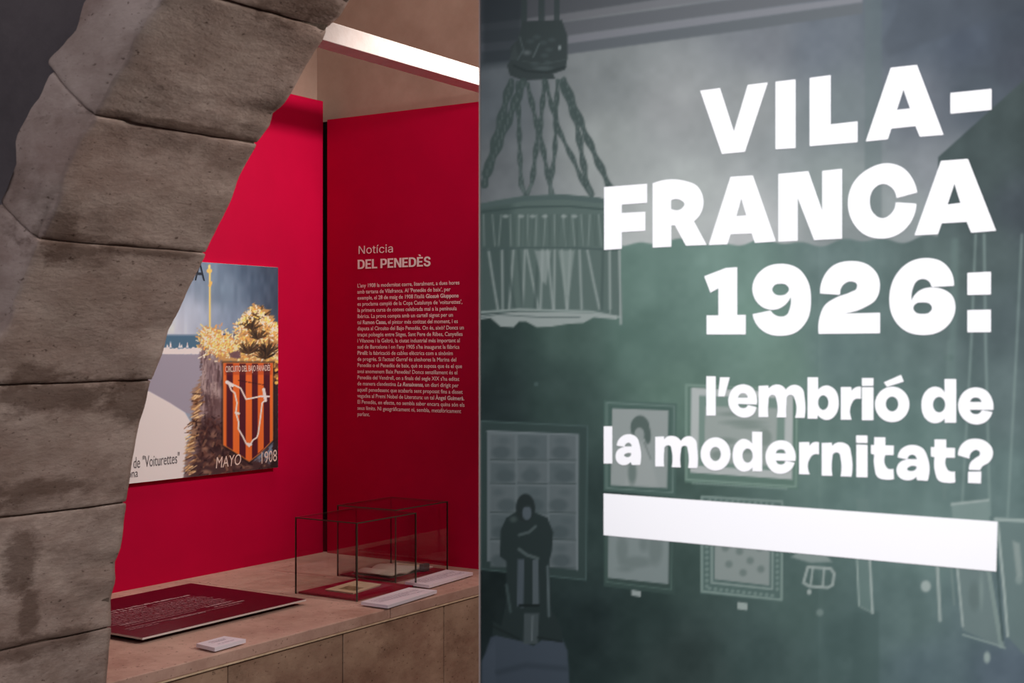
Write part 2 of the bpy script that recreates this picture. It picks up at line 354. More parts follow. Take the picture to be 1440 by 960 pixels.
# ------------------------------------------------------------------ painting onto flat prints
class Paint:
    """colour grid laid over a flat print; shapes are filled with soft edges"""
    def __init__(s, u0, u1, v0, v1, du, dv, base):
        s.us = np.arange(u0, u1 + du / 2, du); s.vs = np.arange(v0, v1 + dv / 2, dv)
        s.U, s.Vv = np.meshgrid(s.us, s.vs); s.c = np.zeros(s.U.shape + (3,)) + np.array(base, float); s.soft = max(du, dv) * .8
    def blend(s, a, col):
        col = np.array(col, float); s.c = s.c * (1 - a[..., None]) + col * a[..., None]
    def _win(s, x0, x1, y0, y1, m):
        i0 = max(0, np.searchsorted(s.vs, y0 - m)); i1 = min(len(s.vs), np.searchsorted(s.vs, y1 + m) + 1)
        j0 = max(0, np.searchsorted(s.us, x0 - m)); j1 = min(len(s.us), np.searchsorted(s.us, x1 + m) + 1)
        return slice(i0, i1), slice(j0, j1)
    def _apply(s, w_, d, col, alpha, soft):
        a = np.clip(.5 - d / soft, 0, 1) * alpha
        s.c[w_] = s.c[w_] * (1 - a[..., None]) + np.array(col, float) * a[..., None]
    def poly(s, pts, col, alpha=1, soft=None, wob=0):
        soft = soft or s.soft; p = np.array(pts, float); w_ = s._win(p[:,0].min(), p[:,0].max(), p[:,1].min(), p[:,1].max(), soft * 2 + wob)
        X, Y = s.U[w_], s.Vv[w_]
        if X.size == 0: return
        if wob: X = X + wob * np.sin(Y * .9 + X * .23) * np.sin(Y * .37 + 1); Y = Y + wob * np.sin(X * .8 + Y * .31) * np.cos(X * .29)
        ins = np.zeros(X.shape, bool); dm = np.full(X.shape, 1e9)
        for i in range(len(p)):
            ax, ay = p[i]; bx, by = p[(i + 1) % len(p)]
            if ay != by: ins ^= ((ay > Y) != (by > Y)) & (X < (bx - ax) * (Y - ay) / (by - ay) + ax)
            L = (bx-ax)**2 + (by-ay)**2 + 1e-9; t = np.clip(((X-ax)*(bx-ax) + (Y-ay)*(by-ay)) / L, 0, 1)
            dm = np.minimum(dm, np.hypot(X - ax - t*(bx-ax), Y - ay - t*(by-ay)))
        s._apply(w_, np.where(ins, -dm, dm), col, alpha, soft)
    def line(s, pts, wd, col, alpha=1, soft=None, bead=None):
        soft = soft or s.soft; p = np.array(pts, float); m = wd + soft * 2
        w_ = s._win(p[:,0].min(), p[:,0].max(), p[:,1].min(), p[:,1].max(), m); X, Y = s.U[w_], s.Vv[w_]
        if X.size == 0: return
        dm = np.full(X.shape, 1e9)
        for (ax, ay), (bx, by) in zip(p[:-1], p[1:]):
            L = (bx-ax)**2 + (by-ay)**2 + 1e-9; t = np.clip(((X-ax)*(bx-ax) + (Y-ay)*(by-ay)) / L, 0, 1)
            dm = np.minimum(dm, np.hypot(X - ax - t*(bx-ax), Y - ay - t*(by-ay)))
        ww = wd / 2
        if bead: ww = ww * (1 + (.28) * np.sin(Y * 2 * math.pi / bead + ax))
        s._apply(w_, dm - ww, col, alpha, soft)
    def ell(s, cx, cy, rx, ry, col, alpha=1, soft=None):
        soft = soft or s.soft; w_ = s._win(cx - rx, cx + rx, cy - ry, cy + ry, soft * 2); X, Y = s.U[w_], s.Vv[w_]
        if X.size == 0: return
        d = (np.hypot((X - cx) / rx, (Y - cy) / ry) - 1) * min(rx, ry); s._apply(w_, d, col, alpha, soft)
    def frame(s, quad, col, wd, alpha=1): s.line(list(quad) + [quad[0]], wd, col, alpha)
    def grad(s, samples, mask=None, power=2.2):
        """smooth colour field through samples (u, v, r, g, b)"""
        W = np.zeros(s.U.shape); A = np.zeros(s.c.shape)
        for u, v, r, g, b in samples:
            k = 1 / (((s.U - u) ** 2 + (s.Vv - v) ** 2) + 600) ** (power / 1.0); W += k; A += k[..., None] * np.array([r, g, b], float)
        A /= W[..., None]
        if mask is None: s.c[:] = A
        else: s.c = s.c * (1 - mask[..., None]) + A * mask[..., None]
    def build(s, name, place, m, parent, gain=None, quad=None):
        h, w_ = s.U.shape; co = np.array([place(u, v) for v in s.vs for u in s.us], dtype=np.float32)
        idx = np.arange(h * w_).reshape(h, w_)
        q = np.stack([idx[1:, :-1], idx[1:, 1:], idx[:-1, 1:], idx[:-1, :-1]], -1).reshape(-1, 4)
        me = bpy.data.meshes.new(name); me.vertices.add(len(co)); me.vertices.foreach_set('co', co.ravel())
        me.loops.add(q.size); me.loops.foreach_set('vertex_index', q.ravel().astype(np.int32))
        me.polygons.add(len(q)); me.polygons.foreach_set('loop_start', np.arange(0, q.size, 4, dtype=np.int32)); me.polygons.foreach_set('loop_total', np.full(len(q), 4, dtype=np.int32))
        me.update(); col = lin(np.clip(s.c, 0, 255))
        if gain is not None: col = col * gain
        col = np.clip(col, 0, .9); at = me.color_attributes.new('print', 'FLOAT_COLOR', 'POINT')
        at.data.foreach_set('color', np.concatenate([col.reshape(-1, 3), np.ones((h * w_, 1))], 1).astype(np.float32).ravel())
        me.materials.append(m); o = bpy.data.objects.new(name, me); COL.objects.link(o); attach(o, parent); return o
def vnoise(U, V, sc, seed=0):
    rs = np.random.RandomState(seed); n = 64; g = rs.rand(n, n)
    x = U / sc + 7; y = V / sc + 7; xi = np.floor(x).astype(int); yi = np.floor(y).astype(int); fx = x - xi; fy_ = y - yi
    fx = fx * fx * (3 - 2 * fx); fy_ = fy_ * fy_ * (3 - 2 * fy_)
    G = lambda a, b: g[a % n, b % n]
    return (G(yi, xi) * (1-fx) + G(yi, xi+1) * fx) * (1-fy_) + (G(yi+1, xi) * (1-fx) + G(yi+1, xi+1) * fx) * fy_

# ------------------------------------------------------------------ exhibition panel
YP = 1.35; PX0, PX1, PZ1 = -.919, -.17, 2.04
panel = empty('exhibition_panel', (-.55, YP, 0)); tag(panel, 'tall grey green exhibition title panel with big white lettering', 'sign')
box('board', (PX0, YP, .02), (PX1, YP + .018, PZ1), M['backboard'], panel, .001)
box('edge_strip', (PX0 - .0016, YP - .001, .02), (PX0 - .0002, YP + .018, PZ1), mat('pale_edge_strip', C(150, 136, 134), .6, .4), panel)
box('foot', (-.85, YP - .12, 0), (-.78, YP + .14, .0195), M['stand'], panel, .003)
box('foot', (-.30, YP - .12, 0), (-.23, YP + .14, .0195), M['stand'], panel, .003)

P = Paint(676, 1520, -60, 1030, 2, 2, (90, 110, 105))
U, W_ = P.U, P.Vv
upper = [(690,150,96,104,108),(690,230,104,110,112),(850,110,120,126,126),(850,200,140,146,144),(950,150,140,144,144),(960,280,156,162,160),(930,320,160,165,163),
         (1080,60,108,113,118),(1060,140,135,140,140),(1150,60,94,102,110),(1060,330,165,168,168),(1180,150,106,116,118),(1180,270,128,138,136),(1200,320,120,128,128),(1290,40,74,84,94),(1290,140,96,102,110),
         (1270,300,130,138,138),(1320,240,118,124,128),(1360,60,66,76,88),(1380,130,68,78,86),(1440,20,50,60,70),(1440,90,54,62,72),(1500,0,44,54,62)]
lower = [(690,480,40,56,54),(700,560,34,48,48),(690,640,34,48,50),(690,840,26,38,38),(690,950,30,42,44),(800,470,66,86,80),(780,560,56,74,70),(830,700,44,60,58),(830,880,34,48,48),(900,400,98,122,114),(900,480,86,110,102),(950,560,92,116,106),
         (960,720,70,90,84),(960,800,60,78,74),(900,870,44,60,58),(960,930,52,66,64),(1000,380,106,130,122),(1060,450,108,134,124),(1100,520,102,126,116),(1180,500,92,112,110),(1180,380,96,114,112),(1150,650,100,122,116),(1200,720,98,120,116),
         (1120,860,80,100,96),(1080,920,66,84,82),(1180,900,78,98,96),(1250,450,92,110,108),(1290,620,98,120,116),(1300,760,104,126,122),(1280,870,94,114,112),(1300,940,90,108,112),(1390,350,68,82,82),(1420,450,74,88,90),(1420,560,88,104,104),(1420,680,96,116,114),
         (1400,860,94,112,114),(1420,940,90,104,114),(1380,240,60,74,74),(1430,180,50,64,64),(1430,290,58,68,74),(1480,500,76,90,92),(1330,380,84,100,98)]
P.grad(upper, None, 1.6)
yb = 341 + 3 * np.sin(U * .11) + 3 * np.sin(U * .05 + 1) - np.clip(U - 1180, 0, 130) * .06
yb = np.where(U > 1318, 222 - (U - 1318) * .9, yb)
mk = np.clip((W_ - yb) / 2.5 + .5, 0, 1); P.grad(lower, mk, 1.6)
# curtain folds
P.c += ((np.sin(U * .16) * 2 + np.sin(U * .071 + 2) * 3) * mk * (U > 1150) * .8)[..., None]
P.c += ((vnoise(U, W_, 26, 1) - .5) * 9 + (vnoise(U, W_, 9, 2) - .5) * 4)[..., None]
# pilaster and ceiling mouldings
P.poly([(1216,-60),(1240,-60),(1240,330),(1216,332)], (90,104,104), .45)
P.poly([(1216,340),(1236,340),(1236,960),(1216,960)], (80,100,98), .25, 6)
P.poly([(1200,860),(1236,860),(1236,1030),(1196,1030)], (72,92,90), .5, 5)
P.poly([(1240,60),(1260,20),(1275,-60),(1520,-60),(1520,-20),(1250,80)], (62,70,78), .35, 8)
def band(pts, col, a=1): P.poly(pts, col, a, 3)
band([(676,73),(800,60),(1213,3),(1213,19),(1060,41),(800,76),(676,90)], (92,98,102))
band([(676,61),(800,50),(1130,5),(1213,-6),(1213,3),(800,61),(676,73)], (118,121,126))
band([(676,44),(800,30),(1050,-4),(1213,-30),(1213,-8),(800,50),(676,61)], (94,98,102))
band([(676,34),(790,20),(960,-6),(1213,-45),(1213,-30),(800,29),(676,44)], (106,108,112), .8)
band([(676,34),(790,20),(960,-6),(960,-60),(676,-60)], (80,84,88), .9)
P.poly([(676,-60),(740,-60),(735,70),(722,90),(676,94)], (44,54,58), .65, 14)
# chandelier
dk = (62,73,73)
P.poly([(733,-60),(741,-60),(741,36),(733,36)], dk, .95); P.poly([(757,-60),(766,-60),(766,34),(757,34)], dk, .9); P.poly([(779,-60),(787,-60),(787,36),(779,36)], dk, .9)
P.poly([(735,30),(790,28),(798,50),(798,82),(795,98),(778,104),(781,111),(735,113),(717,106),(713,92),(718,84),(718,66),(728,56)], (60,70,70))
P.line([(735,86),(765,90),(795,84)], 1.5, (84,96,94), .5)
P.ell(741, 74, 5, 3, (112,122,122), .7, 4); P.ell(787, 67, 2, 3.5, (140,150,150), .8); P.ell(764, 96, 12, 3, (84,96,96), .7, 3); P.line([(731,52),(736,70),(728,84)], 2, (96,108,108), .6); P.line([(750,80),(758,62)], 2, (96,108,108), .8)
for x, y in [(746,58),(755,52),(764,60),(772,70),(766,78),(752,90),(776,56),(770,88)]: P.ell(x, y, 5, 3, (74,86,86), .7, 3)
P.line([(722,92),(740,100),(770,102),(795,94)], 3, (46,56,56), .8); P.poly([(716,84),(724,62),(730,84)], (70,80,80), .7, 3)
chains = [([(719,114),(681,258)],11),([(736,116),(684,245)],11),([(728,116),(731,217),(733,260),(738,273)],6),([(742,119),(757,184),(748,258),(741,272)],6.5),
  ([(766,114),(759,184),(773,260),(776,273)],6.5),([(784,114),(780,217),(774,260),(776,273)],6),([(767,116),(786,184),(805,222),(822,260),(832,274)],6.5),([(789,114),(811,173),(818,217),(826,262),(832,274)],8),([(793,112),(824,190),(857,262),(862,276)],9)]
for pts, wd in chains:
    P.line(pts, wd, (66,80,78), .95, 2, bead=34)
    for k in range(26):
        t = k / 25; i = int(t * (len(pts) - 1) * .999); f = t * (len(pts) - 1) - i
        x = pts[i][0] + (pts[i+1][0] - pts[i][0]) * f; y = pts[i][1] + (pts[i+1][1] - pts[i][1]) * f
        P.ell(x + (k % 2) * 2 - 1, y, 1.2, 2.4, (104,116,114), .5)
drum = [(674,287),(700,281),(738,275),(792,273),(840,277),(864,283),(872,345),(875,448),(830,442),(730,437),(674,441)]
P.poly(drum, (86,102,98))
P.poly([(674,290),(720,284),(720,440),(674,442)], (62,78,76), .6, 12)
rnd = random.Random(5)
for k in range(46):
    x = 680 + k * 4.15; lt = k % 3 == 0
    P.line([(x, 302), (x + rnd.uniform(-4, 4), 345)], 2.2, (128,140,136) if lt else (74,90,86), .55, 2)
for x0, x1, c_ in [(687,700,1),(697,712,0),(706,707,1),(722,716,1),(738,735,1),(741,757,1),(757,752,0),(763,760,1),(770,778,1),(780,779,1),(790,797,1),(802,798,1),(815,818,1),(826,843,1),(857,858,1),(848,846,0),(729,735,0),(711,724,0)]:
    P.line([(x0, 352), ((x0+x1)/2, 395), (x1, 434)], 3.2 if c_ else 4, (140,150,147) if c_ else (70,86,83), .75, 2.5)
P.poly([(752,352),(775,352),(768,400),(762,395)], (138,148,145), .7, 3); P.poly([(785,352),(808,352),(800,415),(795,415)], (128,140,136), .7, 3)
P.line([(676,352),(740,348),(800,348),(870,352)], 2.5, (70,86,84), .9)
P.line([(674,290),(738,279),(792,277),(866,284)], 7, (78,94,92), 1); P.line([(676,298),(738,291),(800,290),(868,296)], 2.5, (58,74,72), .8)
for x in (711,733,749,766,793,808): P.ell(x, 304, 4, 2.2, (140,150,147), .8)
P.line([(676,439),(730,435),(830,438),(872,446)], 3, (132,144,140)); P.line([(858,345),(858,440)], 2.5, (130,142,138), .7); P.line([(871,352),(873,455)], 3, (140,150,147), .9)
P.poly([(675,449),(690,447),(704,459),(722,460),(730,452),(740,452),(755,460),(775,459),(800,455),(820,454),(835,446),(868,449),(866,444),(830,440),(730,438),(675,443)], (142,151,148), .95)
P.line([(676,446),(700,442),(760,446),(815,446)], 1.8, (80,94,92), .8)
P.ell(754, 540, 3, 3, (72,90,88), .8)
# glazed cabinet of small pictures, left
P.poly([(676,592),(826,599),(824,815),(676,800)], (54,70,68), .8, 3); P.frame([(676,592),(826,599),(824,815),(676,800)], (70,88,86), 2)
P.poly([(685,606),(813,611),(812,801),(685,789)], (98,108,110))
us_ = [688, 726, 771, 811]; vs_ = [(611,644),(650,677),(683,718),(723,756),(762,796)]
for r_ in range(5):
    for c_ in range(3):
        a, b = us_[c_] + 2, us_[c_ + 1] - 2; t, q = vs_[r_]; P.poly([(a,t),(b,t+1),(b,q+1),(a,q)], (84,95,97) if (r_ + c_) % 2 else (90,100,102))
        P.ell((a+b)/2 + rnd.uniform(-6,6), q - 8, 13, 9, (66,78,80), .6, 5); P.ell((a+b)/2 + rnd.uniform(-6,6), t + 9, 8, 5, (74,86,88), .5, 5)
        P.line([(a, q+2),(b, q+3)], 2, (58,70,70), .8)
P.line([(685,606),(813,611),(812,801)], 2, (108,118,120))
# hooded statue on a plinth
P.poly([(690,896),(715,885),(790,895),(798,915),(805,1030),(676,1030),(678,930)], (68,78,88), .95, 3)
P.poly([(676,930),(696,900),(700,1030),(676,1030)], (74,84,94), .5); P.line([(700,945),(740,935),(795,940)], 8, (54,64,72), .6, 5)
st = (40,52,52)
P.poly([(705,880),(712,845),(712,785),(772,785),(776,860),(782,868),(790,886),(792,902),(762,900),(750,908),(735,902),(692,892),(694,874)], st)
P.poly([(703,782),(704,745),(712,728),(728,718),(752,720),(770,728),(778,748),(776,775),(771,794),(758,790),(716,792)], st, 1)
P.ell(739, 714, 13.5, 20, (38,48,48)); P.ell(741, 721, 6.5, 10, (84,94,100), .9); P.line([(737,712),(746,711)], 1.8, (44,54,54))
P.ell(722, 730, 5, 4, (74,86,84), .7, 4); P.line([(730,752),(744,748),(753,740)], 4, (76,88,88), .9); P.line([(730,772),(741,780),(756,785)], 4.5, (80,92,92), .9)
P.poly([(728,786),(737,786),(736,855),(727,852)], (76,86,92), .95); P.poly([(749,787),(757,786),(758,850),(749,850)], (82,92,96), .95)
P.line([(770,796),(772,866)], 3.5, (86,98,100), .9); P.line([(712,822),(718,860)], 4, (66,80,80), .8); P.line([(731,851),(757,851)], 4, (26,36,36), .9)
P.poly([(737,862),(758,862),(756,905),(736,905)], (72,82,84), .9); P.line([(749,866),(748,900)], 2, (96,106,108))
P.line([(692,880),(730,898)], 3, (30,40,40), .8); P.line([(756,896),(790,902)], 3, (30,40,40), .8)
# framed portrait
P.poly([(849,562),(952,567),(950,698),(849,690)], (76,98,92), .9); P.frame([(853,566),(948,571),(946,692),(853,686)], (100,120,114), 2); P.frame([(858,572),(942,575),(940,690),(858,684)], (70,92,86), 2)
P.poly([(861,574),(940,577),(938,686),(859,682)], (138,146,144))
P.poly([(884,640),(900,618),(915,640),(925,684),(880,682)], (146,153,151), .8, 6)
P.ell(900, 601, 13.5, 17, (84,98,94)); P.ell(911, 612, 4.5, 12, (84,98,94)); P.ell(899, 611, 7, 10, (136,144,142), .95); P.line([(906,622),(915,645)], 2, (110,120,118)); P.ell(889, 664, 6, 17, (100,114,110), .9, 4); P.ell(882,645,5,10,(120,132,128),.6,5)
# wide framed drawing
P.poly([(963,538),(1124,546),(1122,688),(963,678)], (92,116,106), .9); P.frame([(965,541),(1121,548),(1119,684),(965,674)], (118,140,130), 2.5)
P.poly([(972,545),(1115,552),(1114,674),(971,664)], (162,168,166)); P.poly([(983,556),(1104,560),(1103,662),(982,655)], (112,132,124)); P.poly([(992,571),(1093,574),(1091,655),(990,650)], (142,151,147))
for x, y, a, b in [(1045,594,28,4),(1055,600,20,3),(1020,620,16,5),(1050,632,22,5),(1030,582,18,3),(1075,615,10,12),(1010,640,10,6)]: P.ell(x, y, a, b, (112,126,120), .7, 4)
for x in range(975, 1110, 5): P.ell(x, 679 + (x - 975) * .06, 2.5, 1.5, (140,158,150), .5)
# framed sheet low left of centre
P.poly([(849,700),(951,706),(949,836),(849,824)], (60,78,74), .9); P.frame([(853,702),(946,708),(944,829),(853,818)], (80,100,94), 1.6); P.frame([(857,704),(942,709),(940,824),(857,814)], (58,74,70), 2)
P.poly([(856,706),(941,711),(940,821),(855,812)], (124,135,134), .95); 
for x, y, a, b in [(875,772,8,20),(922,770,10,24),(895,790,22,8),(880,800,10,4),(905,765,6,10)]: P.ell(x, y, a, b, (102,114,112), .7, 6)
P.poly([(888,829),(901,831),(901,839),(888,837)], (140,150,148)); P.poly([(1037,846),(1051,848),(1051,858),(1037,856)], (142,154,150))
# ornate carved frame
P.poly([(985,696),(1102,703),(1101,846),(985,834)], (84,104,100), .95); P.frame([(987,698),(1100,705),(1099,843),(987,831)], (120,138,132), 3); P.frame([(1001,708),(1087,713),(1086,828),(1001,819)], (124,140,135), 3)
for k in range(15): P.ell(994, 712 + k * 8, 2.5, 2.5, (118,136,130), .8); P.ell(1093, 716 + k * 8, 2.5, 2.5, (118,136,130), .8)
for k in range(12): P.ell(998 + k * 8, 827 + k * .9, 2.5, 2.5, (118,136,130), .8); P.ell(998 + k * 8, 703 + k * .5, 2.2, 2, (126,142,137), .8)
P.poly([(1006,713),(1083,718),(1082,823),(1005,814)], (130,140,137)); 
for x, y in [(1025,793),(1040,775),(1055,788),(1068,770),(1020,770),(1070,800),(1045,805)]: P.ell(x, y, 5, 5, (100,114,110), .8, 4)
# wall lantern, mirror frames, hanging cords
li = (146,157,153)
P.poly([(1112,783),(1130,772),(1158,775),(1170,790),(1140,791)], (136,148,144), .8, 3)
P.frame([(1136,797),(1168,799),(1173,806),(1171,822),(1164,826),(1138,824),(1130,819)], li, 4, .9); P.line([(1143,798),(1140,822)], 3, li, .9); P.line([(1159,798),(1157,824)], 3, li, .9); P.ell(1138,832,3,4,li); P.ell(1153,861,5,5,(116,132,128),.8,3)
P.poly([(1204,700),(1222,702),(1228,862),(1208,852)], (104,124,120), .7); P.line([(1203,740),(1208,852)], 2.2, (140,155,150)); P.line([(1221,742),(1227,862)], 3, (150,162,158)); P.line([(1208,852),(1226,861)], 1.5, (120,136,132))
P.ell(1302, 824, 7, 8, (152,164,160), .95, 3); P.ell(1388, 924, 4.5, 8, (146,160,156), .95, 3)
for pts, wd in [([(1372,330),(1366,480),(1353,708)],3),([(1384,330),(1386,480),(1392,724)],3.5),([(1437,330),(1430,480),(1417,726)],3)]: P.line(pts, wd, (132,150,145), .55, 3)
P.line([(1343,340),(1338,560)], 10, (104,124,120), .4, 6); P.ell(1334,503,7,5,(84,104,100),.6,4); P.line([(1334,480),(1328,700)], 5, (108,126,122), .35, 4)
P.line([(1318,790),(1322,872)], 4.5, (148,160,156), .9); P.line([(1337,790),(1342,850)], 3, (120,136,132), .6)
P.poly([(1338,706),(1390,702),(1392,740),(1346,746),(1340,740)], (124,142,138), .8, 3); P.line([(1338,709),(1390,703)], 3, (150,162,158), .9)
P.poly([(1346,796),(1390,800),(1414,912),(1354,886)], (112,128,126), .75); P.line([(1346,796),(1354,880)], 3.5, (150,162,158), .9); P.line([(1390,800),(1408,908)], 6, (126,142,138), .9); P.line([(1354,892),(1400,906),(1413,911)], 2.5, (136,152,148), .9)
P.ell(1370, 838, 8, 20, (94,110,108), .6, 5); P.ell(1380, 830, 3, 22, (130,146,142), .6, 4)
P.poly([(1402,734),(1520,740),(1520,960),(1440,920),(1418,896)], (104,122,120), .8); P.line([(1400,730),(1520,736)], 5, (146,160,156), .95); P.line([(1403,736),(1412,830),(1417,894)], 4, (150,163,159), .95)
P.line([(1398,740),(1410,900)], 3, (66,84,84), .8); P.poly([(1424,760),(1434,764),(1438,810),(1430,812)], (140,152,148), .8, 4); P.ell(1433,815,5,6,(136,150,146),.7,4)
def mural_gain(U, V):
    return 1.0
place_panel = lambda u, v: ony(u, v, YP - .0012)
MURAL_GAIN = .93; P.c = 255 * (P.c / 255) ** 1.10 * 1.05
# keep the print inside the board
P_o = P.build('photo_print', lambda u, v: (lambda p: (min(max(p[0], PX0 + .0005), PX1 - .001), p[1], min(p[2], PZ1 - .002)))(place_panel(u, v)), M['mural'], panel, MURAL_GAIN)

# ------------------------------------------------------------------ big lettering, cut as flat vinyl
def contour(pts):
    """(x, y) is a corner, (x, y, 1) lies on a smooth curve"""
    n = len(pts); out = []
    for i in range(n):
        p0, p1, p2, p3 = pts[i-1], pts[i], pts[(i+1) % n], pts[(i+2) % n]
        a, b = np.array(p1[:2], float), np.array(p2[:2], float); s1, s2 = len(p1) > 2, len(p2) > 2
        out.append(tuple(a))
        if not (s1 or s2): continue
        L = np.hypot(*(b - a))
        def tan(q0, q1, q2):
            q0, q1, q2 = (np.array(q[:2], float) for q in (q0, q1, q2)); d1 = q1 - q0; d2 = q2 - q1
            l1, l2 = np.hypot(*d1) + 1e-6, np.hypot(*d2) + 1e-6
            t = d1 / l1 * l2 + d2 / l2 * l1; return t / (np.hypot(*t) + 1e-9)
        t1 = tan(p0, p1, p2) * L if s1 else None; t2 = tan(p1, p2, p3) * L if s2 else None
        if t1 is None: t1 = (b - a) * 2 - t2
        if t2 is None: t2 = (b - a) * 2 - t1
        for k in range(1, 7):
            t = k / 7; h = (2*t**3 - 3*t**2 + 1, t**3 - 2*t**2 + t, -2*t**3 + 3*t**2, t**3 - t**2)
            out.append(tuple(a * h[0] + t1 * h[1] + b * h[2] + t2 * h[3]))
    return out
def ellipse(cx, cy, rx, ry, n=40): return [(cx + rx * math.cos(2*math.pi*i/n), cy + ry * math.sin(2*math.pi*i/n)) for i in range(n)]
def lettering(name, glyphs, place, m, parent):
    """glyphs: list of (origin_x, origin_y, scale, [loops])"""
    V, Fc = [], []
    for ox, oy, sc, loops in glyphs:
        L = []
        for lp in loops:
            pts = lp if isinstance(lp[0][0], float) and len(lp) > 30 else contour(lp)
            L.append([Vector((ox + p[0] / sc, oy + p[1] / sc, 0)) for p in pts])
        k = len(V); flat = [p for l_ in L for p in l_]; V += [place(p.x, p.y) for p in flat]
        Fc += [tuple(i + k for i in t) for t in tessellate_polygon(L)]
    return mesh_obj(name, V, Fc, m, parent)
s_ = 1
vinyl = lambda u, v: ony(u, v, YP - .002)
A6 = (1180, 85, 6.)
lettering('title_lettering', [
 (980,85,6,[[(28,255),(195,233),(312,600),(430,206),(598,186),(405,770),(212,788)]]),
 (980,85,6,[[(664,180),(832,160),(832,738),(664,748)]]),
 (980,85,6,[[(952,148),(1128,124),(1128,540),(1355,514),(1355,688),(952,722)]]),
 (1180,85,6,[[(436,62),(656,38),(880,626),(682,642),(645,552),(440,574),(410,664),(226,682)],[(543,242),(600,405),(486,418)]]),
 (1180,85,6,[[(940,275),(1285,240),(1285,415),(940,448)]])], vinyl, M['white'], panel)['label'] = 'white letters VILA-'
lettering('title_lettering', [
 (840,220,6,[[(57,258),(420,230),(420,390),(206,406),(206,476),(405,466),(405,626),(206,638),(206,778),(57,788)]]),
 (840,220,6,[[(467,226),(735,205,1),(840,248,1),(895,370,1),(875,475,1),(815,546),(922,745),(748,752),(655,580),(624,580),(624,760),(467,768)],[(622,370),(700,366,1),(735,400,1),(712,438,1),(622,442)]]),
 (840,220,6,[[(1124,172),(1312,160),(1506,716),(1330,728),(1303,648),(1124,656),(1097,740),(940,746)],[(1215,352),(1258,497),(1173,504)]]),
 (1060,220,6,[[(208,148),(460,124),(578,460),(578,122),(744,104),(744,692),(510,704),(370,345),(370,710),(208,718)]]),
 (1060,220,6,[[(1130,58,1),(960,110,1),(840,225,1),(795,390,1),(840,560,1),(940,660,1),(1075,692,1),(1210,660,1),(1320,560,1),(1372,398),(1198,387),(1170,470,1),(1080,521,1),(1010,480,1),(978,375,1),(1010,275,1),(1090,230,1),(1165,262,1),(1205,350),(1378,303),(1345,200,1),(1260,98,1)]]),
 (1220,220,7.2,[[(745,45),(1015,25),(1300,750),(1050,770),(1005,660),(750,675),(712,785),(476,797)],[(880,270),(942,470),(808,487)]])], vinyl, M['white'], panel)['label'] = 'white letters FRANCA'
lettering('title_lettering', [
 (980,355,6,[[(62,200),(245,130),(340,124),(340,526),(412,526),(412,690),(82,690),(82,530),(182,530),(182,300),(115,338)]]),
 (980,355,6,[[(715,95,1),(585,123,1),(497,205,1),(468,310,1),(495,400,1),(560,463,1),(650,482,1),(735,448,1),(792,372),(785,470,1),(755,528,1),(700,540,1),(655,524,1),(622,488),(470,520),(510,615,1),(595,682,1),(710,702,1),(840,670,1),(930,570,1),(962,400,1),(935,240,1),(850,132,1)],
            [(705,262,1),(758,275,1),(778,308,1),(758,345,1),(705,362,1),(655,348,1),(635,312,1),(655,275,1)]]),
 (1180,355,6,[[(-160,345),(-135,215,1),(-60,118,1),(115,72,1),(245,105,1),(325,190,1),(343,295,1),(310,395,1),(215,462,1),(20,515),(345,508),(345,680),(-172,686),(-165,550,1),(-120,445,1),(-20,378,1),(95,335,1),(148,303,1),(150,265,1),(95,243,1),(32,275,1),(8,356)]]),
 (1180,355,6,[[(735,47,1),(600,78,1),(480,190,1),(425,370,1),(455,545,1),(560,660,1),(700,695,1),(860,660,1),(950,570,1),(980,455,1),(950,360,1),(880,312,1),(780,295,1),(690,315,1),(635,362,1),(611,408),(622,300,1),(655,240,1),(715,222,1),(757,242,1),(780,290),(968,280),(945,165,1),(870,80,1)],
            [(705,420,1),(765,432,1),(785,468,1),(762,505,1),(700,518,1),(645,505,1),(625,468,1),(645,432,1)]]),
 (1180,355,6,[[(1083,172),(1280,162),(1280,353),(1083,357)]]), (1180,355,6,[[(1083,486),(1280,482),(1280,670),(1083,672)]])], vinyl, M['white'], panel)['label'] = 'white figures 1926:'
K = 1440 / 220
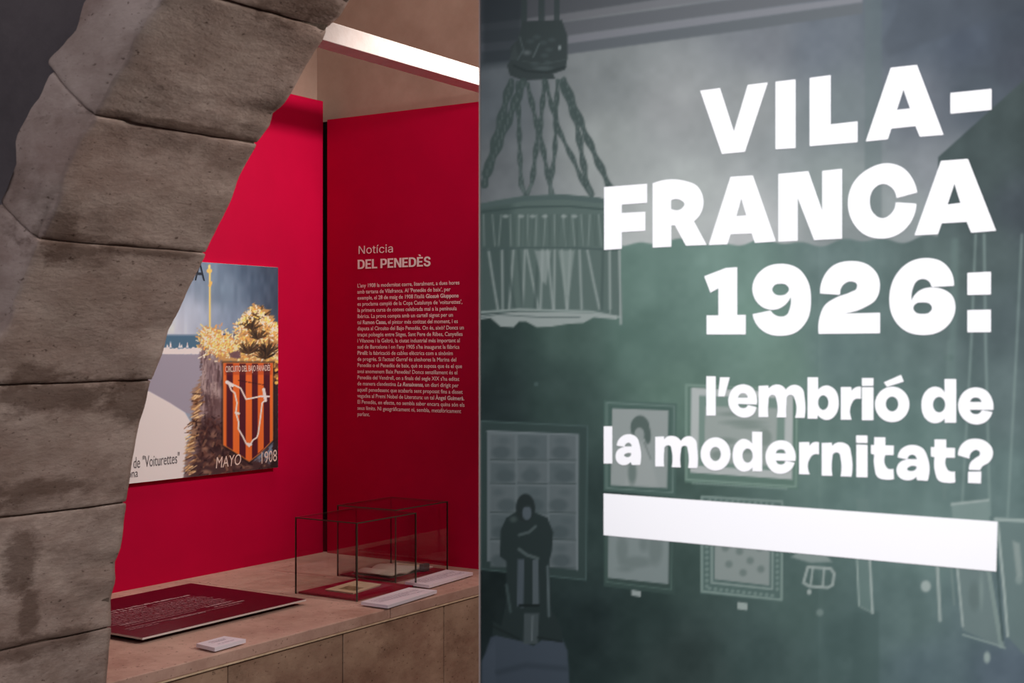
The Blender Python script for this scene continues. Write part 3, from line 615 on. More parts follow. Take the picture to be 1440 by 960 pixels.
lettering('subtitle_lettering', [
 (980,515,K,[[(87,91),(173,91),(173,452),(87,452)]]), (980,515,K,[[(213,100),(302,101),(256,277),(195,276)]]),
 (980,515,K,[[(425,165,1),(340,195,1),(296,270,1),(290,335,1),(325,415,1),(385,460,1),(440,471,1),(505,452,1),(548,374),(468,355),(455,376,1),(420,385,1),(390,370,1),(379,345),(552,351),(548,270,1),(508,195,1)],[(379,288),(392,260,1),(425,246,1),(458,260,1),(468,288)]]),
 (980,515,K,[[(568,180),(658,176),(659,205),(700,175,1),(740,167,1),(790,183,1),(818,216),(858,180,1),(905,170,1),(970,205,1),(991,290,1),(992,473),(904,473),(900,300,1),(885,270,1),(858,261,1),(832,278,1),(825,330,1),(823,469),(734,469),(733,310,1),(720,272,1),(692,261,1),(666,280,1),(658,330,1),(658,466),(568,466)]]),
 (980,515,K,[[(1019,101),(1115,101),(1116,216),(1150,187,1),(1200,176,1),(1270,215,1),(1305,325,1),(1285,430,1),(1240,480,1),(1195,493,1),(1150,480,1),(1112,448),(1110,481),(1019,481)],ellipse(1163.,333.,48,68)]),
 (980,515,K,[[(1325,191),(1421,190),(1423,225),(1450,200,1),(1509,187),(1509,300),(1452,304,1),(1426,340,1),(1424,490),(1325,490)]]),
 (1190,515,K,[[(145,108),(250,108),(250,179),(145,179)]]), (1190,515,K,[[(145,192),(250,192),(250,495),(145,495)]]),
 (1190,515,K,[ellipse(423.,350.,158,163),ellipse(422.,346.,58,69)]), (1190,515,K,[[(347,147),(505,78),(528,140),(375,188)]]),
 (1190,515,K,[[(905,117),(1012,117),(1012,518),(907,518),(907,478),(860,514,1),(805,522,1),(735,485,1),(693,360,1),(725,240,1),(775,197,1),(820,188,1),(870,202,1),(907,246)],ellipse(855.,352.,57,72)]),
 (1190,515,K,[[(1190,194,1),(1100,222,1),(1042,300,1),(1030,370,1),(1065,465,1),(1130,518,1),(1205,534,1),(1290,505,1),(1345,420),(1248,402),(1228,430,1),(1190,440,1),(1155,428,1),(1138,398),(1352,400),(1345,310,1),(1285,222,1)],[(1140,328),(1155,298,1),(1192,286,1),(1230,298,1),(1246,328)]])],
 vinyl, M['white'], panel)['label'] = "white line l'embrió de"
lettering('subtitle_lettering', [
 (840,590,K,[[(59,60),(138,60),(138,403),(59,403)]]),
 (840,590,K,[[(178,238),(200,178,1),(245,142,1),(290,133,1),(360,160,1),(390,235,1),(395,416),(318,416),(307,388),(275,412,1),(235,418,1),(185,390,1),(168,335,1),(185,282,1),(220,258,1),(252,250)],[(252,246),(268,218,1),(290,211,1),(308,222,1),(316,246)],[(247,325,1),(268,309,1),(312,309),(305,332,1),(278,345,1),(255,338,1)]]),
 (840,590,K,[[(533,157),(613,153),(616,180),(650,153,1),(690,149,1),(740,165,1),(769,196),(805,160,1),(850,151,1),(905,190,1),(920,270,1),(921,444),(835,444),(832,275,1),(825,248,1),(803,238,1),(778,250,1),(769,290,1),(768,438),(685,436),(683,275,1),(675,245,1),(650,234,1),(622,250,1),(616,290,1),(615,431),(533,430)]]),
 (840,590,K,[ellipse(1088.,315.,138,153),ellipse(1087.,315.,50,65)]),
 (1020,590,K,[[(247,109),(339,112),(339,475),(250,475),(250,438),(210,470,1),(165,478,1),(100,440,1),(67,325,1),(100,215,1),(160,176,1),(215,190,1),(247,222)],ellipse(205.,330.,47,65)]),
 (1020,590,K,[[(510,189,1),(430,215,1),(378,290,1),(370,350,1),(400,440,1),(455,488,1),(515,498,1),(590,470,1),(638,395),(557,378),(542,402,1),(510,412,1),(480,402,1),(466,375),(644,380),(640,290,1),(590,212,1)],[(465,308),(480,281,1),(512,271,1),(545,283,1),(556,311)]]),
 (1020,590,K,[[(679,207),(773,205),(775,242),(800,214,1),(862,208),(862,320),(805,324,1),(779,355,1),(777,503),(679,501)]]),
 (1020,590,K,[[(887,214),(981,211),(983,242),(1020,214,1),(1065,208,1),(1135,240,1),(1159,320,1),(1161,523),(1061,521),(1060,350,1),(1050,312,1),(1022,300,1),(992,315,1),(985,350,1),(985,516),(887,514)]]),
 (1020,590,K,[[(1204,144),(1308,145),(1308,215),(1204,212)]]), (1020,590,K,[[(1206,228),(1309,231),(1309,530),(1206,528)]]),
 (1190,590,K,[[(258,161),(360,162),(360,236),(438,238),(436,325),(360,325),(361,420,1),(382,448,1),(434,450),(440,546),(370,552,1),(290,528,1),(260,440,1),(259,322),(228,312),(227,232),(258,232)]]),
 (1190,590,K,[[(473,346),(500,278,1),(545,245,1),(610,232,1),(705,265,1),(750,350,1),(750,562),(652,556),(645,524),(610,550,1),(565,558,1),(490,530,1),(463,460,1),(488,398,1),(525,374,1),(564,366)],[(564,362),(580,331,1),(610,321,1),(638,335,1),(650,364)],[(560,455,1),(582,432,1),(649,432),(637,460,1),(600,472,1),(572,468,1)]]),
 (1190,590,K,[[(813,181),(920,182),(920,258),(1001,260),(1000,350),(920,348),(922,440,1),(945,470,1),(1000,475),(1004,576),(930,581,1),(850,558,1),(818,480,1),(814,346),(780,336),(779,252),(813,252)]]),
 (1190,590,K,[[(1028,326),(1055,238,1),(1110,190,1),(1195,175,1),(1290,203,1),(1345,270,1),(1348,330,1),(1310,395,1),(1252,430,1),(1232,464),(1130,460),(1142,398,1),(1190,352,1),(1230,322,1),(1227,292,1),(1195,278,1),(1158,295,1),(1134,358)]]),
 (1190,590,K,[[(1123,478),(1243,476),(1240,586),(1121,581)]])], vinyl, M['white'], panel)['label'] = 'white line la modernitat?'
lettering('white_bar', [(0,0,1,[[(848.8,693.5),(1402.8,733.2),(1401,803.4),(848.8,752.2)]])], vinyl, M['white'], panel)['label'] = 'solid white bar under the title'

# ------------------------------------------------------------------ small text set in the built-in font
try:                                                       # Blender's own interface typeface, else its built-in one
    import os
    FONT = bpy.data.fonts.load(os.path.join(bpy.utils.system_resource('DATAFILES'), 'fonts', 'Inter.woff2'))
except Exception: FONT = None
FACE = [False]
def text_data(s, bold=0, shear=0):
    c = bpy.data.curves.new('text', 'FONT'); c.body = s
    if FONT and FACE[0]: c.font = FONT
    c.shear = shear; c.resolution_u = 3
    o = bpy.data.objects.new('text', c); me = bpy.data.meshes.new_from_object(o)
    bm = bmesh.new(); bm.from_mesh(me); bmesh.ops.remove_doubles(bm, verts=bm.verts[:], dist=1e-5); bm.verts.index_update()
    mv = {}
    if bold > 0:                                            # heavier face: push the outline outwards
        acc = {}
        for e in bm.edges:
            if len(e.link_faces) != 1: continue
            a, b = e.verts; d = b.co - a.co
            if d.length < 1e-7: continue
            d.normalize(); nn = Vector((-d.y, d.x, 0)); inn = e.link_faces[0].calc_center_median() - a.co
            if nn.dot(inn) > 0: nn = -nn
            for w_ in (a, b): acc.setdefault(w_.index, []).append(nn)
        for k, l_ in acc.items():
            t = sum(l_, Vector()); 
            if t.length > 1e-4:
                t.normalize(); mv[k] = t * (bold / max(.6, t.dot(l_[0])))
    # overlapping strokes of one glyph lie a tenth of a millimetre apart so that no faces coincide
    isl = [-1] * len(bm.verts); cnt = 0; bm.verts.ensure_lookup_table()
    for v0 in bm.verts:
        if isl[v0.index] >= 0: continue
        st_ = [v0]; isl[v0.index] = cnt % 3
        while st_:
            q_ = st_.pop()
            for e in q_.link_edges:
                o2 = e.other_vert(q_)
                if isl[o2.index] < 0: isl[o2.index] = cnt % 3; st_.append(o2)
        cnt += 1
    text_data.layer = isl
    v = [((a.co + mv.get(a.index, Vector())).x, (a.co + mv.get(a.index, Vector())).y) for a in bm.verts]
    f = [tuple(w_.index for w_ in p.verts) for p in bm.faces]; bm.free()
    bpy.data.objects.remove(o); bpy.data.curves.remove(c); bpy.data.meshes.remove(me); return v, f
def text_w(s): v, f = text_data(s); return max(a for a, b in v)
def set_line(V, Fc, words, origin, xdir, up, x_end, size_y):
    """words: list of (text, bold, shear); fitted so the line ends x_end along xdir"""
    full = ' '.join(w_[0] for w_ in words); W0 = text_w(full); kx = x_end / W0; pre = ''
    dotw = text_w('.')
    for t, b, sh in words:
        off = (text_w(pre + '.') - dotw) if pre else 0
        v, f = text_data(t, b, sh); k = len(V); nrm = Vector(xdir).cross(Vector(up))
        for (a, c), ly in zip(v, text_data.layer): V.append(tuple(Vector(origin) + nrm * (ly * .0001) + Vector(xdir) * ((off + a) * kx) + Vector(up) * (c * size_y)))
        Fc += [tuple(i + k for i in q) for q in f]
        pre += t + ' '
body = [("L'any 1908 la modernitat corre, literalment, a dues hores",1248),("amb tartana de Vilafranca. Al 'Penedès de baix', per",1148),("exemple, el 28 de maig de 1908 l'italià *Giosuè *Giuppone",1238),
("es proclama campió de la Copa Catalunya de 'voiturettes',",1280),("la primera cursa de cotxes celebrada mai a la península",1218),("Ibèrica. La prova compta amb un cartell signat per un",1175),("tal *Ramon *Casas, el pintor més cotitzat del moment, i es",1230),
("disputa al Circuito del Bajo Penedés. On és, això? Doncs un",1297),("traçat polsegós entre Sitges, Sant Pere de Ribes, Canyelles",1283),("i Vilanova i la Geltrú, la ciutat industrial més important al",1252),("sud de Barcelona i on l'any 1905 s'ha inaugurat la fàbrica",1248),
("*Pirelli: la fabricació de cables elèctrics com a sinònim",1173),("de progrés. Si l'actual Garraf és aleshores la Marina del",1212),("Penedès o el Penedès de baix, què se suposa que és el que",1277),("avui anomenem Baix Penedès? Doncs senzillament és el",1224),("Penedès del Vendrell, on a finals del segle XIX s'ha editat",1247),
("de manera clandestina ~La ~Renaixensa, un diari dirigit per",1238),("aquell penedesenc que acabaria sent proposat fins a disset",1284),("vegades al Premi Nobel de Literatura: un tal *Àngel *Guimerà.",1302),("El Penedès, en efecte, no sembla saber encara quins són els",1305),("seus límits. Ni geogràficament ni, sembla, metafòricament",1267),("parlant.",240)]
YT = 2.9835
V, Fc = [], []
z_top = ony(502.9, 404.1, YT)[2]; z_bot = ony(502, 584.4, YT)[2]
for i, (t, xe) in enumerate(body):
    z = z_top + (z_bot - z_top) * i / 21; x0 = ony(502.5, 487, YT)[0]; x1 = ony(490 + xe / 8, 487, YT)[0]
    words = [(w_.lstrip('*~'), .024 if w_[0] in '*~' else .010, .25 if w_[0] == '~' else 0) for w_ in t.split()]
    set_line(V, Fc, words, (x0, YT, z), (1, 0, 0), (0, 0, 1), x1 - x0, .0155)
o = mesh_obj('body_text', V, Fc, M['pinkwhite'], redR); o['label'] = 'small white paragraph of text'
V, Fc = [], []
x0 = ony(503, 487, YT)[0]; FACE[0] = True
set_line(V, Fc, [('Notícia', 0, 0)], (x0, YT, ony(503, 357, YT)[2]), (1, 0, 0), (0, 0, 1), ony(552.5, 487, YT)[0] - x0, .044); FACE[0] = False
mesh_obj('heading_text', V, Fc, M['pinkwhite'], redR)['label'] = 'thin white heading Notícia'
# heavy capitals drawn as outlines on a unit cap height
t_ = .19
CAP = {'D': (.70, [[(0,0),(.32,0),(.52,.06,1),(.66,.24,1),(.70,.5,1),(.66,.76,1),(.52,.94,1),(.32,1),(0,1)], [(t_,.17),(t_,.83),(.32,.83),(.44,.76,1),(.50,.5,1),(.44,.24,1),(.32,.17)]]),
 'E': (.56, [[(0,0),(.56,0),(.56,.17),(t_,.17),(t_,.42),(.50,.42),(.50,.58),(t_,.58),(t_,.83),(.56,.83),(.56,1),(0,1)]]),
 'L': (.53, [[(0,0),(.53,0),(.53,.17),(t_,.17),(t_,1),(0,1)]]),
 'P': (.62, [[(0,0),(t_,0),(t_,.32),(.36,.32),(.54,.38,1),(.63,.66,1),(.54,.94,1),(.36,1),(0,1)], [(t_,.48),(t_,.84),(.34,.84),(.43,.78,1),(.44,.66,1),(.42,.54,1),(.34,.48)]]),
 'N': (.70, [[(0,0),(t_,0),(t_,.66),(.49,0),(.70,0),(.70,1),(.51,1),(.51,.34),(.21,1),(0,1)]]),
 'S': (.64, [[(0,.32),(.06,.10,1),(.30,-.02,1),(.54,.06,1),(.64,.28,1),(.55,.50,1),(.36,.58,1),(.22,.67,1),(.22,.79,1),(.33,.85,1),(.43,.80,1),(.45,.70),(.63,.70),(.56,.92,1),(.33,1.02,1),(.10,.93,1),(.02,.73,1),(.08,.54,1),(.28,.43,1),(.43,.34,1),(.43,.21,1),(.32,.15,1),(.21,.20,1),(.19,.32)]]),
 'g': (0, [[(.10,1.26),(.30,1.26),(.40,1.08),(.26,1.08)]])}
adv, seq = 0, []
for ch in 'DEL PENEDgES':
    if ch == ' ': adv += .24; continue
    seq.append((adv, ch)); adv += CAP[ch][0] + (.07 if ch != 'g' else 0)
kx = (ony(605.5, 487, YT)[0] - x0) / (adv - .07); hz = .0265; zb = ony(503, 378.2, YT)[2]; V, Fc = [], []
for a0, ch in seq:
    L = [[Vector((a0 + p[0], p[1], 0)) for p in contour(lp)] for lp in CAP[ch][1]]; k = len(V); V += [(x0 + p.x * kx, YT, zb + p.y * hz) for l_ in L for p in l_]
    Fc += [tuple(i + k for i in t) for t in tessellate_polygon(L)]
mesh_obj('heading_text', V, Fc, M['pinkwhite'], redR)['label'] = 'bold white heading DEL PENEDÈS'

# ------------------------------------------------------------------ coast poster
XPo = -2.572
pz0, pz1 = onx(391, 657, XPo)[2], onx(391, 376, XPo)[2]; py1 = onx(391, 487, XPo)[1]; py0 = py1 - .78
po = empty('poster', (XPo, (py0 + py1) / 2, pz0)); tag(po, 'colourful printed coast poster mounted on the crimson wall', 'poster')
box('backing_board', (-2.5899, py0, pz0), (XPo, py1, pz1), M['edge'], po)
Q = Paint(60, 391, 330, 730, 1.1, 1.1, (60,60,60))
T = lambda pts: [(170 + x * .3438, 360 + y * .3438) for x, y in pts]
q = lambda pts, c, a=1, soft=None, wob=0: Q.poly(T(pts), c, a, soft, wob)
def qe(x, y, rx, ry, c, a=1, soft=None): Q.ell(170 + x*.3438, 360 + y*.3438, rx*.3438, ry*.3438, c, a, soft)
def ql(pts, wd, c, a=1): Q.line(T(pts), wd*.3438, c, a)
X5 = (Q.U - 170) / .3438; Y5 = (Q.Vv - 360) / .3438
Q.grad([(170+x*.3438, 360+y*.3438, *c) for x, y, c in [(-200,0,(170,178,190)),(0,100,(180,188,198)),(250,60,(128,142,160)),(300,250,(182,190,204)),(200,300,(205,208,216)),(380,60,(104,124,144)),(430,150,(112,134,152)),(420,280,(150,166,186)),(500,60,(72,92,112)),(480,300,(104,122,144)),(560,120,(66,84,104)),(620,60,(44,56,70)),(635,200,(48,60,76))]], None, 1.6)
Q.c += ((vnoise(Q.U * 3, Q.Vv, 14, 4) - .5) * 16 + (vnoise(Q.U, Q.Vv, 20, 6) - .5) * 10)[..., None]
q([(-400,322),(330,322),(330,376),(-400,385)], (70,104,126)); q([(-400,320),(420,318),(420,326),(-400,328)], (120,140,160), .6)
q([(415,318),(480,316),(480,334),(420,336)], (60,78,112)); 
for x, h in [(203,28),(240,18),(248,14),(272,20),(190,14)]: q([(x,372-h),(x+5,374),(x-5,374)], (226,222,224))
q([(-400,378),(180,374),(240,380),(330,372),(330,402),(250,402),(-400,402)], (232,226,226), 1, None, 1.5)
q([(-400,398),(325,402),(330,520),(300,650),(265,640),(115,553),(-400,400)], (150,144,156))
q([(-400,430),(115,553),(200,600),(262,640),(292,690),(270,760),(256,900),(256,1000),(-400,1050)], (232,222,218), 1, 2)
q([(292,560),(330,500),(335,700),(330,900),(256,905),(266,800),(292,700)], (150,112,84), .9, 6, 3)
# cliffs
q([(325,352),(350,343),(372,352),(374,420),(425,408),(428,700),(520,830),(640,860),(640,1000),(250,1000),(262,860),(300,780),(330,700),(318,640),(330,520)], (118,98,98), 1, 2, 2)
rnd = random.Random(11)
pal = [(146,126,128),(96,76,80),(160,140,138),(70,50,52),(128,104,104),(182,160,152)]
for k in range(40):
    x = rnd.uniform(335, 425); y = rnd.uniform(380, 680); qe(x, y, rnd.uniform(8, 20), rnd.uniform(14, 40), rnd.choice(pal), .55, 3)
for k in range(170):
    x = rnd.uniform(330, 425); y = rnd.uniform(350, 680); ql([(x, y), (x + rnd.uniform(-8, 8), y + rnd.uniform(18, 60))], rnd.uniform(3, 8), rnd.choice(pal), .6)
q([(318,690),(360,640),(425,690),(470,780),(525,830),(640,840),(640,1000),(262,1000),(285,860),(310,800)], (58,36,36), .85, 8, 3)
q([(345,640),(372,560),(425,600),(425,700),(380,740)], (86,60,60), .6, 8, 3)
for k in range(60):
    x = rnd.uniform(330, 520); y = rnd.uniform(700, 900); qe(x, y, rnd.uniform(8, 18), rnd.uniform(5, 12), rnd.choice([(96,60,50),(140,104,88),(40,24,26),(170,130,104)]), .5, 3)
for k in range(240):
    x = rnd.uniform(300, 640); y = rnd.uniform(650, 900); 
    if x > 425 and y < 640 + (x - 420) * .7 and x < 525: continue
    ql([(x, y), (x + rnd.uniform(-16, 16), y + rnd.uniform(-20, 26))], rnd.uniform(4, 9), rnd.choice([(40,22,24),(60,34,32),(96,60,50),(30,18,22),(130,96,76)]), .75)
for k in range(110):
    y = rnd.uniform(560, 900); x = 262 + max(0, (y - 690)) * .02 + (30 if y < 680 else 0) + rnd.uniform(-4, 22)
    ql([(x, y), (x + rnd.uniform(10, 34), y + rnd.uniform(-22, 4))], rnd.uniform(2.5, 6), rnd.choice([(206,166,112),(120,80,52),(60,38,32),(232,196,146),(150,108,76)]), .85)
# flowering scrub
q([(318,300),(350,290),(400,296),(430,330),(475,345),(500,235),(545,195),(600,215),(645,290),(645,440),(420,436),(330,352)], (196,146,84), .9, 3, 3)
gold = [(250,206,110),(255,236,170),(228,164,84),(255,244,205),(206,146,90),(150,104,66)]
def fleck(x, y, c, L=12, wd=4):
    a = rnd.uniform(0, 3.1); ql([(x, y), (x + L * math.cos(a), y - L * abs(math.sin(a)))], wd, c, .9)
for k in range(620):
    x = rnd.gauss(395, 52); y = 338 + (x - 320) * .22 + rnd.gauss(0, 26)
    if 316 < x < 480 and y < 432: fleck(x, y, rnd.choice(gold[:5]), rnd.uniform(4, 14), rnd.uniform(3, 6))
for k in range(420):
    x = rnd.uniform(470, 645); y = rnd.uniform(215 + abs(x - 550) * .9, 435); fleck(x, y, rnd.choice(gold), rnd.uniform(5, 15), rnd.uniform(3, 6))
for k in range(260):
    bx, by = rnd.choice([(535,300),(600,400),(520,400),(560,340),(590,420),(560,260)]); a = rnd.uniform(-2.9, -.3); r0 = rnd.uniform(0, 20); L = rnd.uniform(20, 62)
    ql([(bx + r0 * math.cos(a), by + r0 * math.sin(a)), (bx + L * math.cos(a), by + L * math.sin(a))], rnd.uniform(3, 6), rnd.choice([(48,38,30),(66,50,36),(30,26,24),(92,66,44)]), .8)
for k in range(190):
    x = rnd.uniform(462, 645); y = 212 + abs(x - 548) * .9 + rnd.uniform(-14, 60) * rnd.random(); fleck(x, y, rnd.choice(gold[:4]), rnd.uniform(5, 14), rnd.uniform(3, 6))
q([(440,395),(490,385),(488,420),(450,415)], (96,70,80), .9, 2, 1); q([(620,440),(646,430),(646,1000),(600,1000),(622,760)], (40,26,26), .9, 2, 1)
for k in range(40): x = rnd.uniform(620, 645); y = rnd.uniform(430, 520); qe(x, y, 6, 6, rnd.choice([(240,180,90),(120,80,50),(30,20,22)]), .9)
# golden mast
ql([(364,60),(364,290)], 7, (238,196,110)); qe(362, 60, 11, 10, (232,184,96)); qe(362, 44, 5, 10, (240,200,120)); ql([(368,108),(364,120)], 12, (226,176,92))
# striped shield
sh = [(420,437),(621,437),(621,752),(570,805),(525,840),(475,805),(420,772)]
q([(412,430),(628,430),(628,760),(526,852),(412,780)], (30,20,24), .7, 3)
q(sh, (74,26,36))
def clipy(x): return 437, (772 + (x - 420) * .64 if x < 525 else 840 - (x - 525) * .92)
for a, b in [(420,432),(458,485),(511,536),(560,584),(609,621)]:
    ya, yb_ = clipy(a)[1], clipy(b)[1]; pts = [(a,438),(b,438),(b,yb_)] + ([(525, 838)] if a < 525 < b else []) + [(a,ya)]; q(pts, (232,104,44))
q([(424,440),(618,440),(618,486),(424,486)], (120,46,34), .35, 2)
ql(sh + [sh[0]], 4, (196,120,60), .8)
rt = [(440,520),(452,548),(466,560),(475,600),(470,640),(482,680),(480,705),(500,740),(512,765),(525,778),(540,752),(556,742),(562,725),(572,650),(578,600),(590,590),(588,570),(600,573),(575,572),(540,580),(512,585),(490,540),(465,528),(440,520)]
ql(rt, 6, (240,220,200)); ql([(434,515),(456,528)], 14, (244,226,208)); ql([(584,545),(592,590)], 12, (244,226,208)); ql([(470,640),(482,644)], 10, (240,220,200)); ql([(578,574),(606,574)], 7, (244,226,208)); ql([(518,768),(532,770)], 10, (244,226,208))
for k in range(8): ql([(480 + k*14, 508 + k*2.5), (488 + k*14, 509 + k*2.5)], 4, (36,18,22), .8)
Q.build('coast_print', lambda u, v: (lambda p: (p[0], min(max(p[1], py0 + .001), py1 - .0004), min(max(p[2], pz0 + .0004), pz1 - .0004)))(onx(u, v, XPo + .0008)), M['poster'], po, np.array([1.28, 1.42, 1.5]))
def ptext(words, p0, p1, size, m, bold=0, part='poster_text', shear=0):
    a = Vector(onx(*T([p0])[0], XPo + .0014)); b = Vector(onx(*T([p1])[0], XPo + .0014)); V, Fc = [], []
    set_line(V, Fc, [(w_, bold, shear) for w_ in words.split()], a, (b - a).normalized(), (0, 0, 1), (b - a).length, size)
    return mesh_obj(part, V, Fc, m, po)
ptext('CIRCUITO DEL BAJO PANADÉS', (427,474), (611,468), .0225, M['postcream'], .018)['label'] = 'cream words across the shield'
ptext('MAYO', (386,868), (490,852), .042, M['postcream'], .0, shear=.15); ptext('1908', (568,850), (638,837), .046, M['postcream'], 0)
ptext('de "Voiturettes"', (50,868), (240,846), .040, M['postink'], 0); ptext('ona', (26,908), (70,902), .030, M['postink'], 0)
ptext('IA', (286,98), (344,101), .072, M['postdark'], .004)

# ------------------------------------------------------------------ things on the counter
ZC = .90
# text board
bd = empty('text_board', (-2.285, 2.112, ZC)); tag(bd, 'large flat maroon board of white text lying on the stone counter', 'board')
bq = [(-2.474, 1.866), (-2.092, 1.864), (-2.094, 2.357), (-2.476, 2.361)]
slab('printed_sheet', bq, .9095, .9135, M['board'], bd, side_mat=M['edge'])
box('spacer', (-2.45, 1.885, ZC), (-2.14, 1.90, .9095), M['black'], bd); box('spacer', (-2.45, 2.31, ZC), (-2.14, 2.335, .9095), M['black'], bd)
def strokes(name, rows, z, m, parent, seed=1, ang=0.0, word=(.008, .024), gap=.004):
    """lines of print too small to read: rows of (x, y0, y1, height)"""
    rs = random.Random(seed); V, Fc = [], []
    for x, a, b, h in rows:
        y = a
        while y < b:
            e = min(b, y + rs.uniform(*word)); yy = y
            while yy < e:
                w_ = h * rs.uniform(.3, .6); hh = h * rs.choice([.65, .65, 1]); k = len(V)
                V += [(x, yy, z), (x, yy + w_, z), (x - hh, yy + w_, z), (x - hh, yy, z)]; Fc.append((k, k+1, k+2, k+3)); yy += w_ + h * .22
            y = e + gap
    return tag(mesh_obj(name, V, Fc, m, parent), kind='stuff')
strokes('heading_lines', [(-2.352, 1.90, 2.243, .011), (-2.334, 1.90, 2.09, .011)], .9141, M['ink'], bd, 2)
strokes('text_lines', [(-2.334 + .0, 2.11, 2.24, .006), (-2.318, 1.90, 2.25, .0075), (-2.304, 1.90, 2.25, .0075), (-2.290, 1.90, 2.25, .0075), (-2.276, 1.90, 2.24, .006), (-2.262, 1.90, 2.25, .0075), (-2.248, 1.90, 2.25, .0075), (-2.234, 1.90, 2.24, .006), (-2.220, 1.92, 2.25, .0075), (-2.206, 1.92, 2.12, .006), (-2.183, 1.90, 2.24, .006), (-2.170, 1.90, 1.98, .006)], .9141, M['dimink'], bd, 3)
strokes('bold_words', [(-2.214, 2.16, 2.24, .008), (-2.198, 2.17, 2.26, .008), (-2.176, 2.02, 2.12, .008), (-2.222, 1.92, 1.97, .007)], .9142, M['ink'], bd, 4)

def caption(name, quad, label, seed, rows=True, thick=.0075, lift=.0035):
    c = Vector((sum(p[0] for p in quad) / 4, sum(p[1] for p in quad) / 4, ZC)); e = empty(name, c); tag(e, label, 'label')
    slab('card', quad, ZC + lift, ZC + lift + thick, M['card'], e)
    cx, cy = c.x, c.y; qs = [(cx + (p[0]-cx) * .75, cy + (p[1]-cy) * .78) for p in quad]
    slab('foot_pad', [(cx + (p[0]-cx) * .6, cy + (p[1]-cy) * .6) for p in quad], ZC, ZC + lift, M['black'], e)
    xa = sorted(p[0] for p in quad); ya = sorted(p[1] for p in quad); rows_ = []
    x = xa[1] + .016
    while x < xa[2] - .012: rows_.append((x, ya[1] + .018, ya[2] - .018 - (.05 if len(rows_) % 3 == 2 else 0), .0035)); x += .0085
    strokes('text_lines', rows_, ZC + lift + thick + .0004, M['cardink'], e, seed, word=(.006, .016), gap=.003)
    return e
caption('caption_card', [(-1.976, 2.412), (-1.897, 2.412), (-1.915, 2.626), (-1.995, 2.620)], 'white caption card on the counter in front of the nearer glass case', 1)
caption('caption_card', [(-2.051, 2.676), (-1.971, 2.670), (-1.987, 2.884), (-2.071, 2.882)], 'white caption card beside the farther glass case near the title panel', 2)
caption('caption_card', [(-1.972, 1.895), (-1.913, 1.887), (-1.918, 1.978), (-1.975, 1.975)], 'small white caption card alone in front of the maroon board', 3)

def glass_case(x0, x1, y0, y1, h, label):
    e = empty('glass_case', ((x0+x1)/2, (y0+y1)/2, ZC)); tag(e, label, 'display case', 'glass cases on the counter')
    t = .003; z0 = ZC + .0005; z1 = ZC + h
    box('felt_base', (x0 + .006, y0 + .006, z0), (x1 - .006, y1 - .006, z0 + .0045), M['felt'], e)
    g = M['glass']
    for lo, hi in [((x0+t, y0, z0), (x1-t, y0+t, z1-t)), ((x0+t, y1-t, z0), (x1-t, y1, z1-t)), ((x0, y0+t, z0), (x0+t, y1-t, z1-t)), ((x1-t, y0+t, z0), (x1, y1-t, z1-t)), ((x0+t, y0+t, z1-t), (x1-t, y1-t, z1))]:
        box('glass_pane', lo, hi, g, e)
    d = M['edgeglass']
    for x in (x0, x1 - t):
        for y in (y0, y1 - t): box('edge_strip', (x, y, z0), (x + t, y + t, z1 - t), d, e)
    for y in (y0, y1 - t): box('edge_strip', (x0, y, z1 - t), (x1, y + t, z1), d, e)
    for x in (x0, x1 - t): box('edge_strip', (x, y0 + t, z1 - t), (x + t, y1 - t, z1), d, e)
    return e
glass_case(-2.212, -2.018, 2.449, 2.681, .186, 'clear glass display case over a single booklet, nearer of two')
glass_case(-2.290, -2.096, 2.697, 2.925, .186, 'clear glass display case over an open book, farther of two')
ZF = ZC + .005
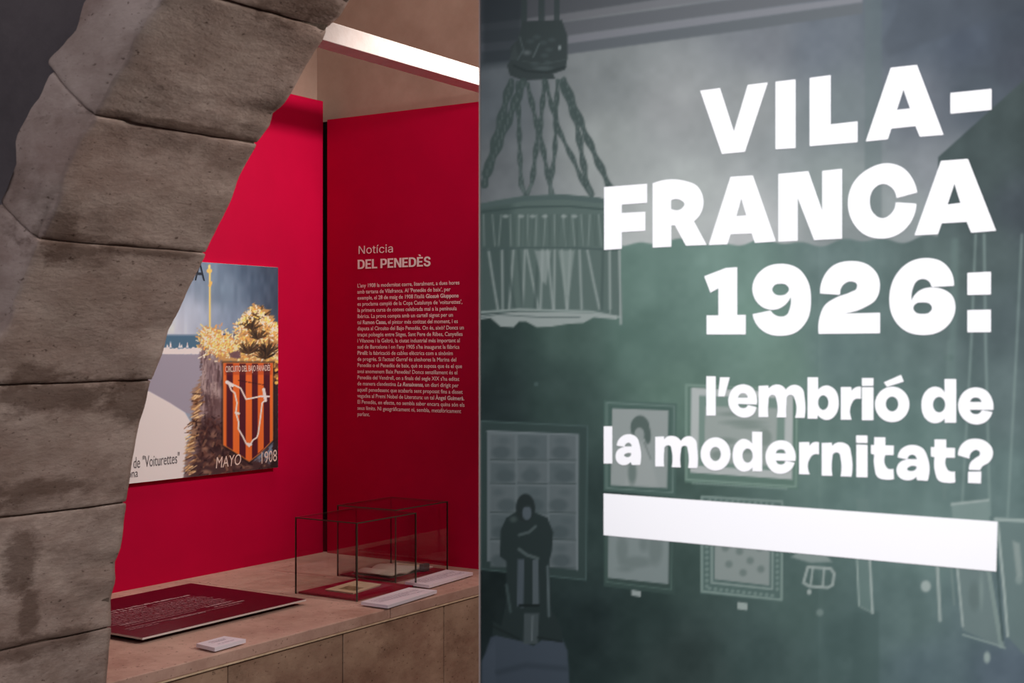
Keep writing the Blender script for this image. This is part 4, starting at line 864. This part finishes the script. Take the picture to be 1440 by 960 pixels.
# booklet in the nearer case
bk = empty('booklet', (-2.12, 2.562, ZF)); tag(bk, 'thin cream booklet lying on red felt in the nearer glass case', 'booklet')
slab('pages', [(-2.156, 2.499), (-2.071, 2.499), (-2.088, 2.625), (-2.172, 2.630)], ZF, ZF + .003, M['paper'], bk)
slab('cover', [(-2.158, 2.497), (-2.069, 2.497), (-2.086, 2.627), (-2.174, 2.632)], ZF + .003, ZF + .0038, M['paper'], bk)
slab('cover_print', [(-2.135, 2.520), (-2.083, 2.520), (-2.092, 2.566), (-2.142, 2.568)], ZF + .0039, ZF + .0041, M['print'], bk)
# open book on a cradle in the farther case
ob = empty('open_book', (-2.205, 2.80, ZF)); tag(ob, 'open book with curved pale pages on red felt in the farther case', 'book')
def page_fold(name, yc, sgn, wid, x0, x1, m, h0, h1, parent):
    n = 12; V = []; 
    for i in range(n + 1):
        t = i / n; y = yc + sgn * wid * t; z = ZF + .004 + h0 * math.sin(math.pi * min(1, t * 1.2)) ** .8 * (1 - t * .4) + h1 * t
        for x in (x0, x1):
            for dz in (0, -.003 - .004 * (1 - t)): V.append((x, y, max(ZF + .0008, z + dz)))
    Fc = []
    for i in range(n):
        a = i * 4; b = a + 4; Q4 = [(a, b, b+2, a+2), (a+1, a+3, b+3, b+1), (a, a+1, b+1, b), (a+2, b+2, b+3, a+3)]; Fc += Q4
    Fc += [(0,2,3,1), (n*4, n*4+1, n*4+3, n*4+2)]
    return mesh_obj(name, V, Fc, m, parent, True)
page_fold('page_block', 2.795, -1, .072, -2.255, -2.135, M['paper2'], .006, .004, ob)
page_fold('page_block', 2.795, 1, .072, -2.255, -2.135, M['paper2'], .007, .005, ob)
cv = [(-2.258, 2.720), (-2.131, 2.720), (-2.131, 2.870), (-2.258, 2.870)]
slab('book_cover', cv, ZF, ZF + .001, M['stand'], ob)
cr = box('book_rest', (-2.133, 2.845, ZF), (-2.118, 2.872, ZF + .020), M['stand'], None, .002); tag(cr, 'small dark grey rest beside the open book in the farther case', 'book rest')
b2 = empty('booklet', (-2.20, 2.895, ZF)); tag(b2, 'flat pale leaflet behind the open book in the farther case', 'booklet')
slab('pages', [(-2.262, 2.876), (-2.14, 2.876), (-2.14, 2.917), (-2.262, 2.917)], ZF, ZF + .0035, M['paper2'], b2)
slab('page_print', [(-2.245, 2.884), (-2.16, 2.884), (-2.16, 2.909), (-2.245, 2.909)], ZF + .0036, ZF + .0038, M['paper'], b2)
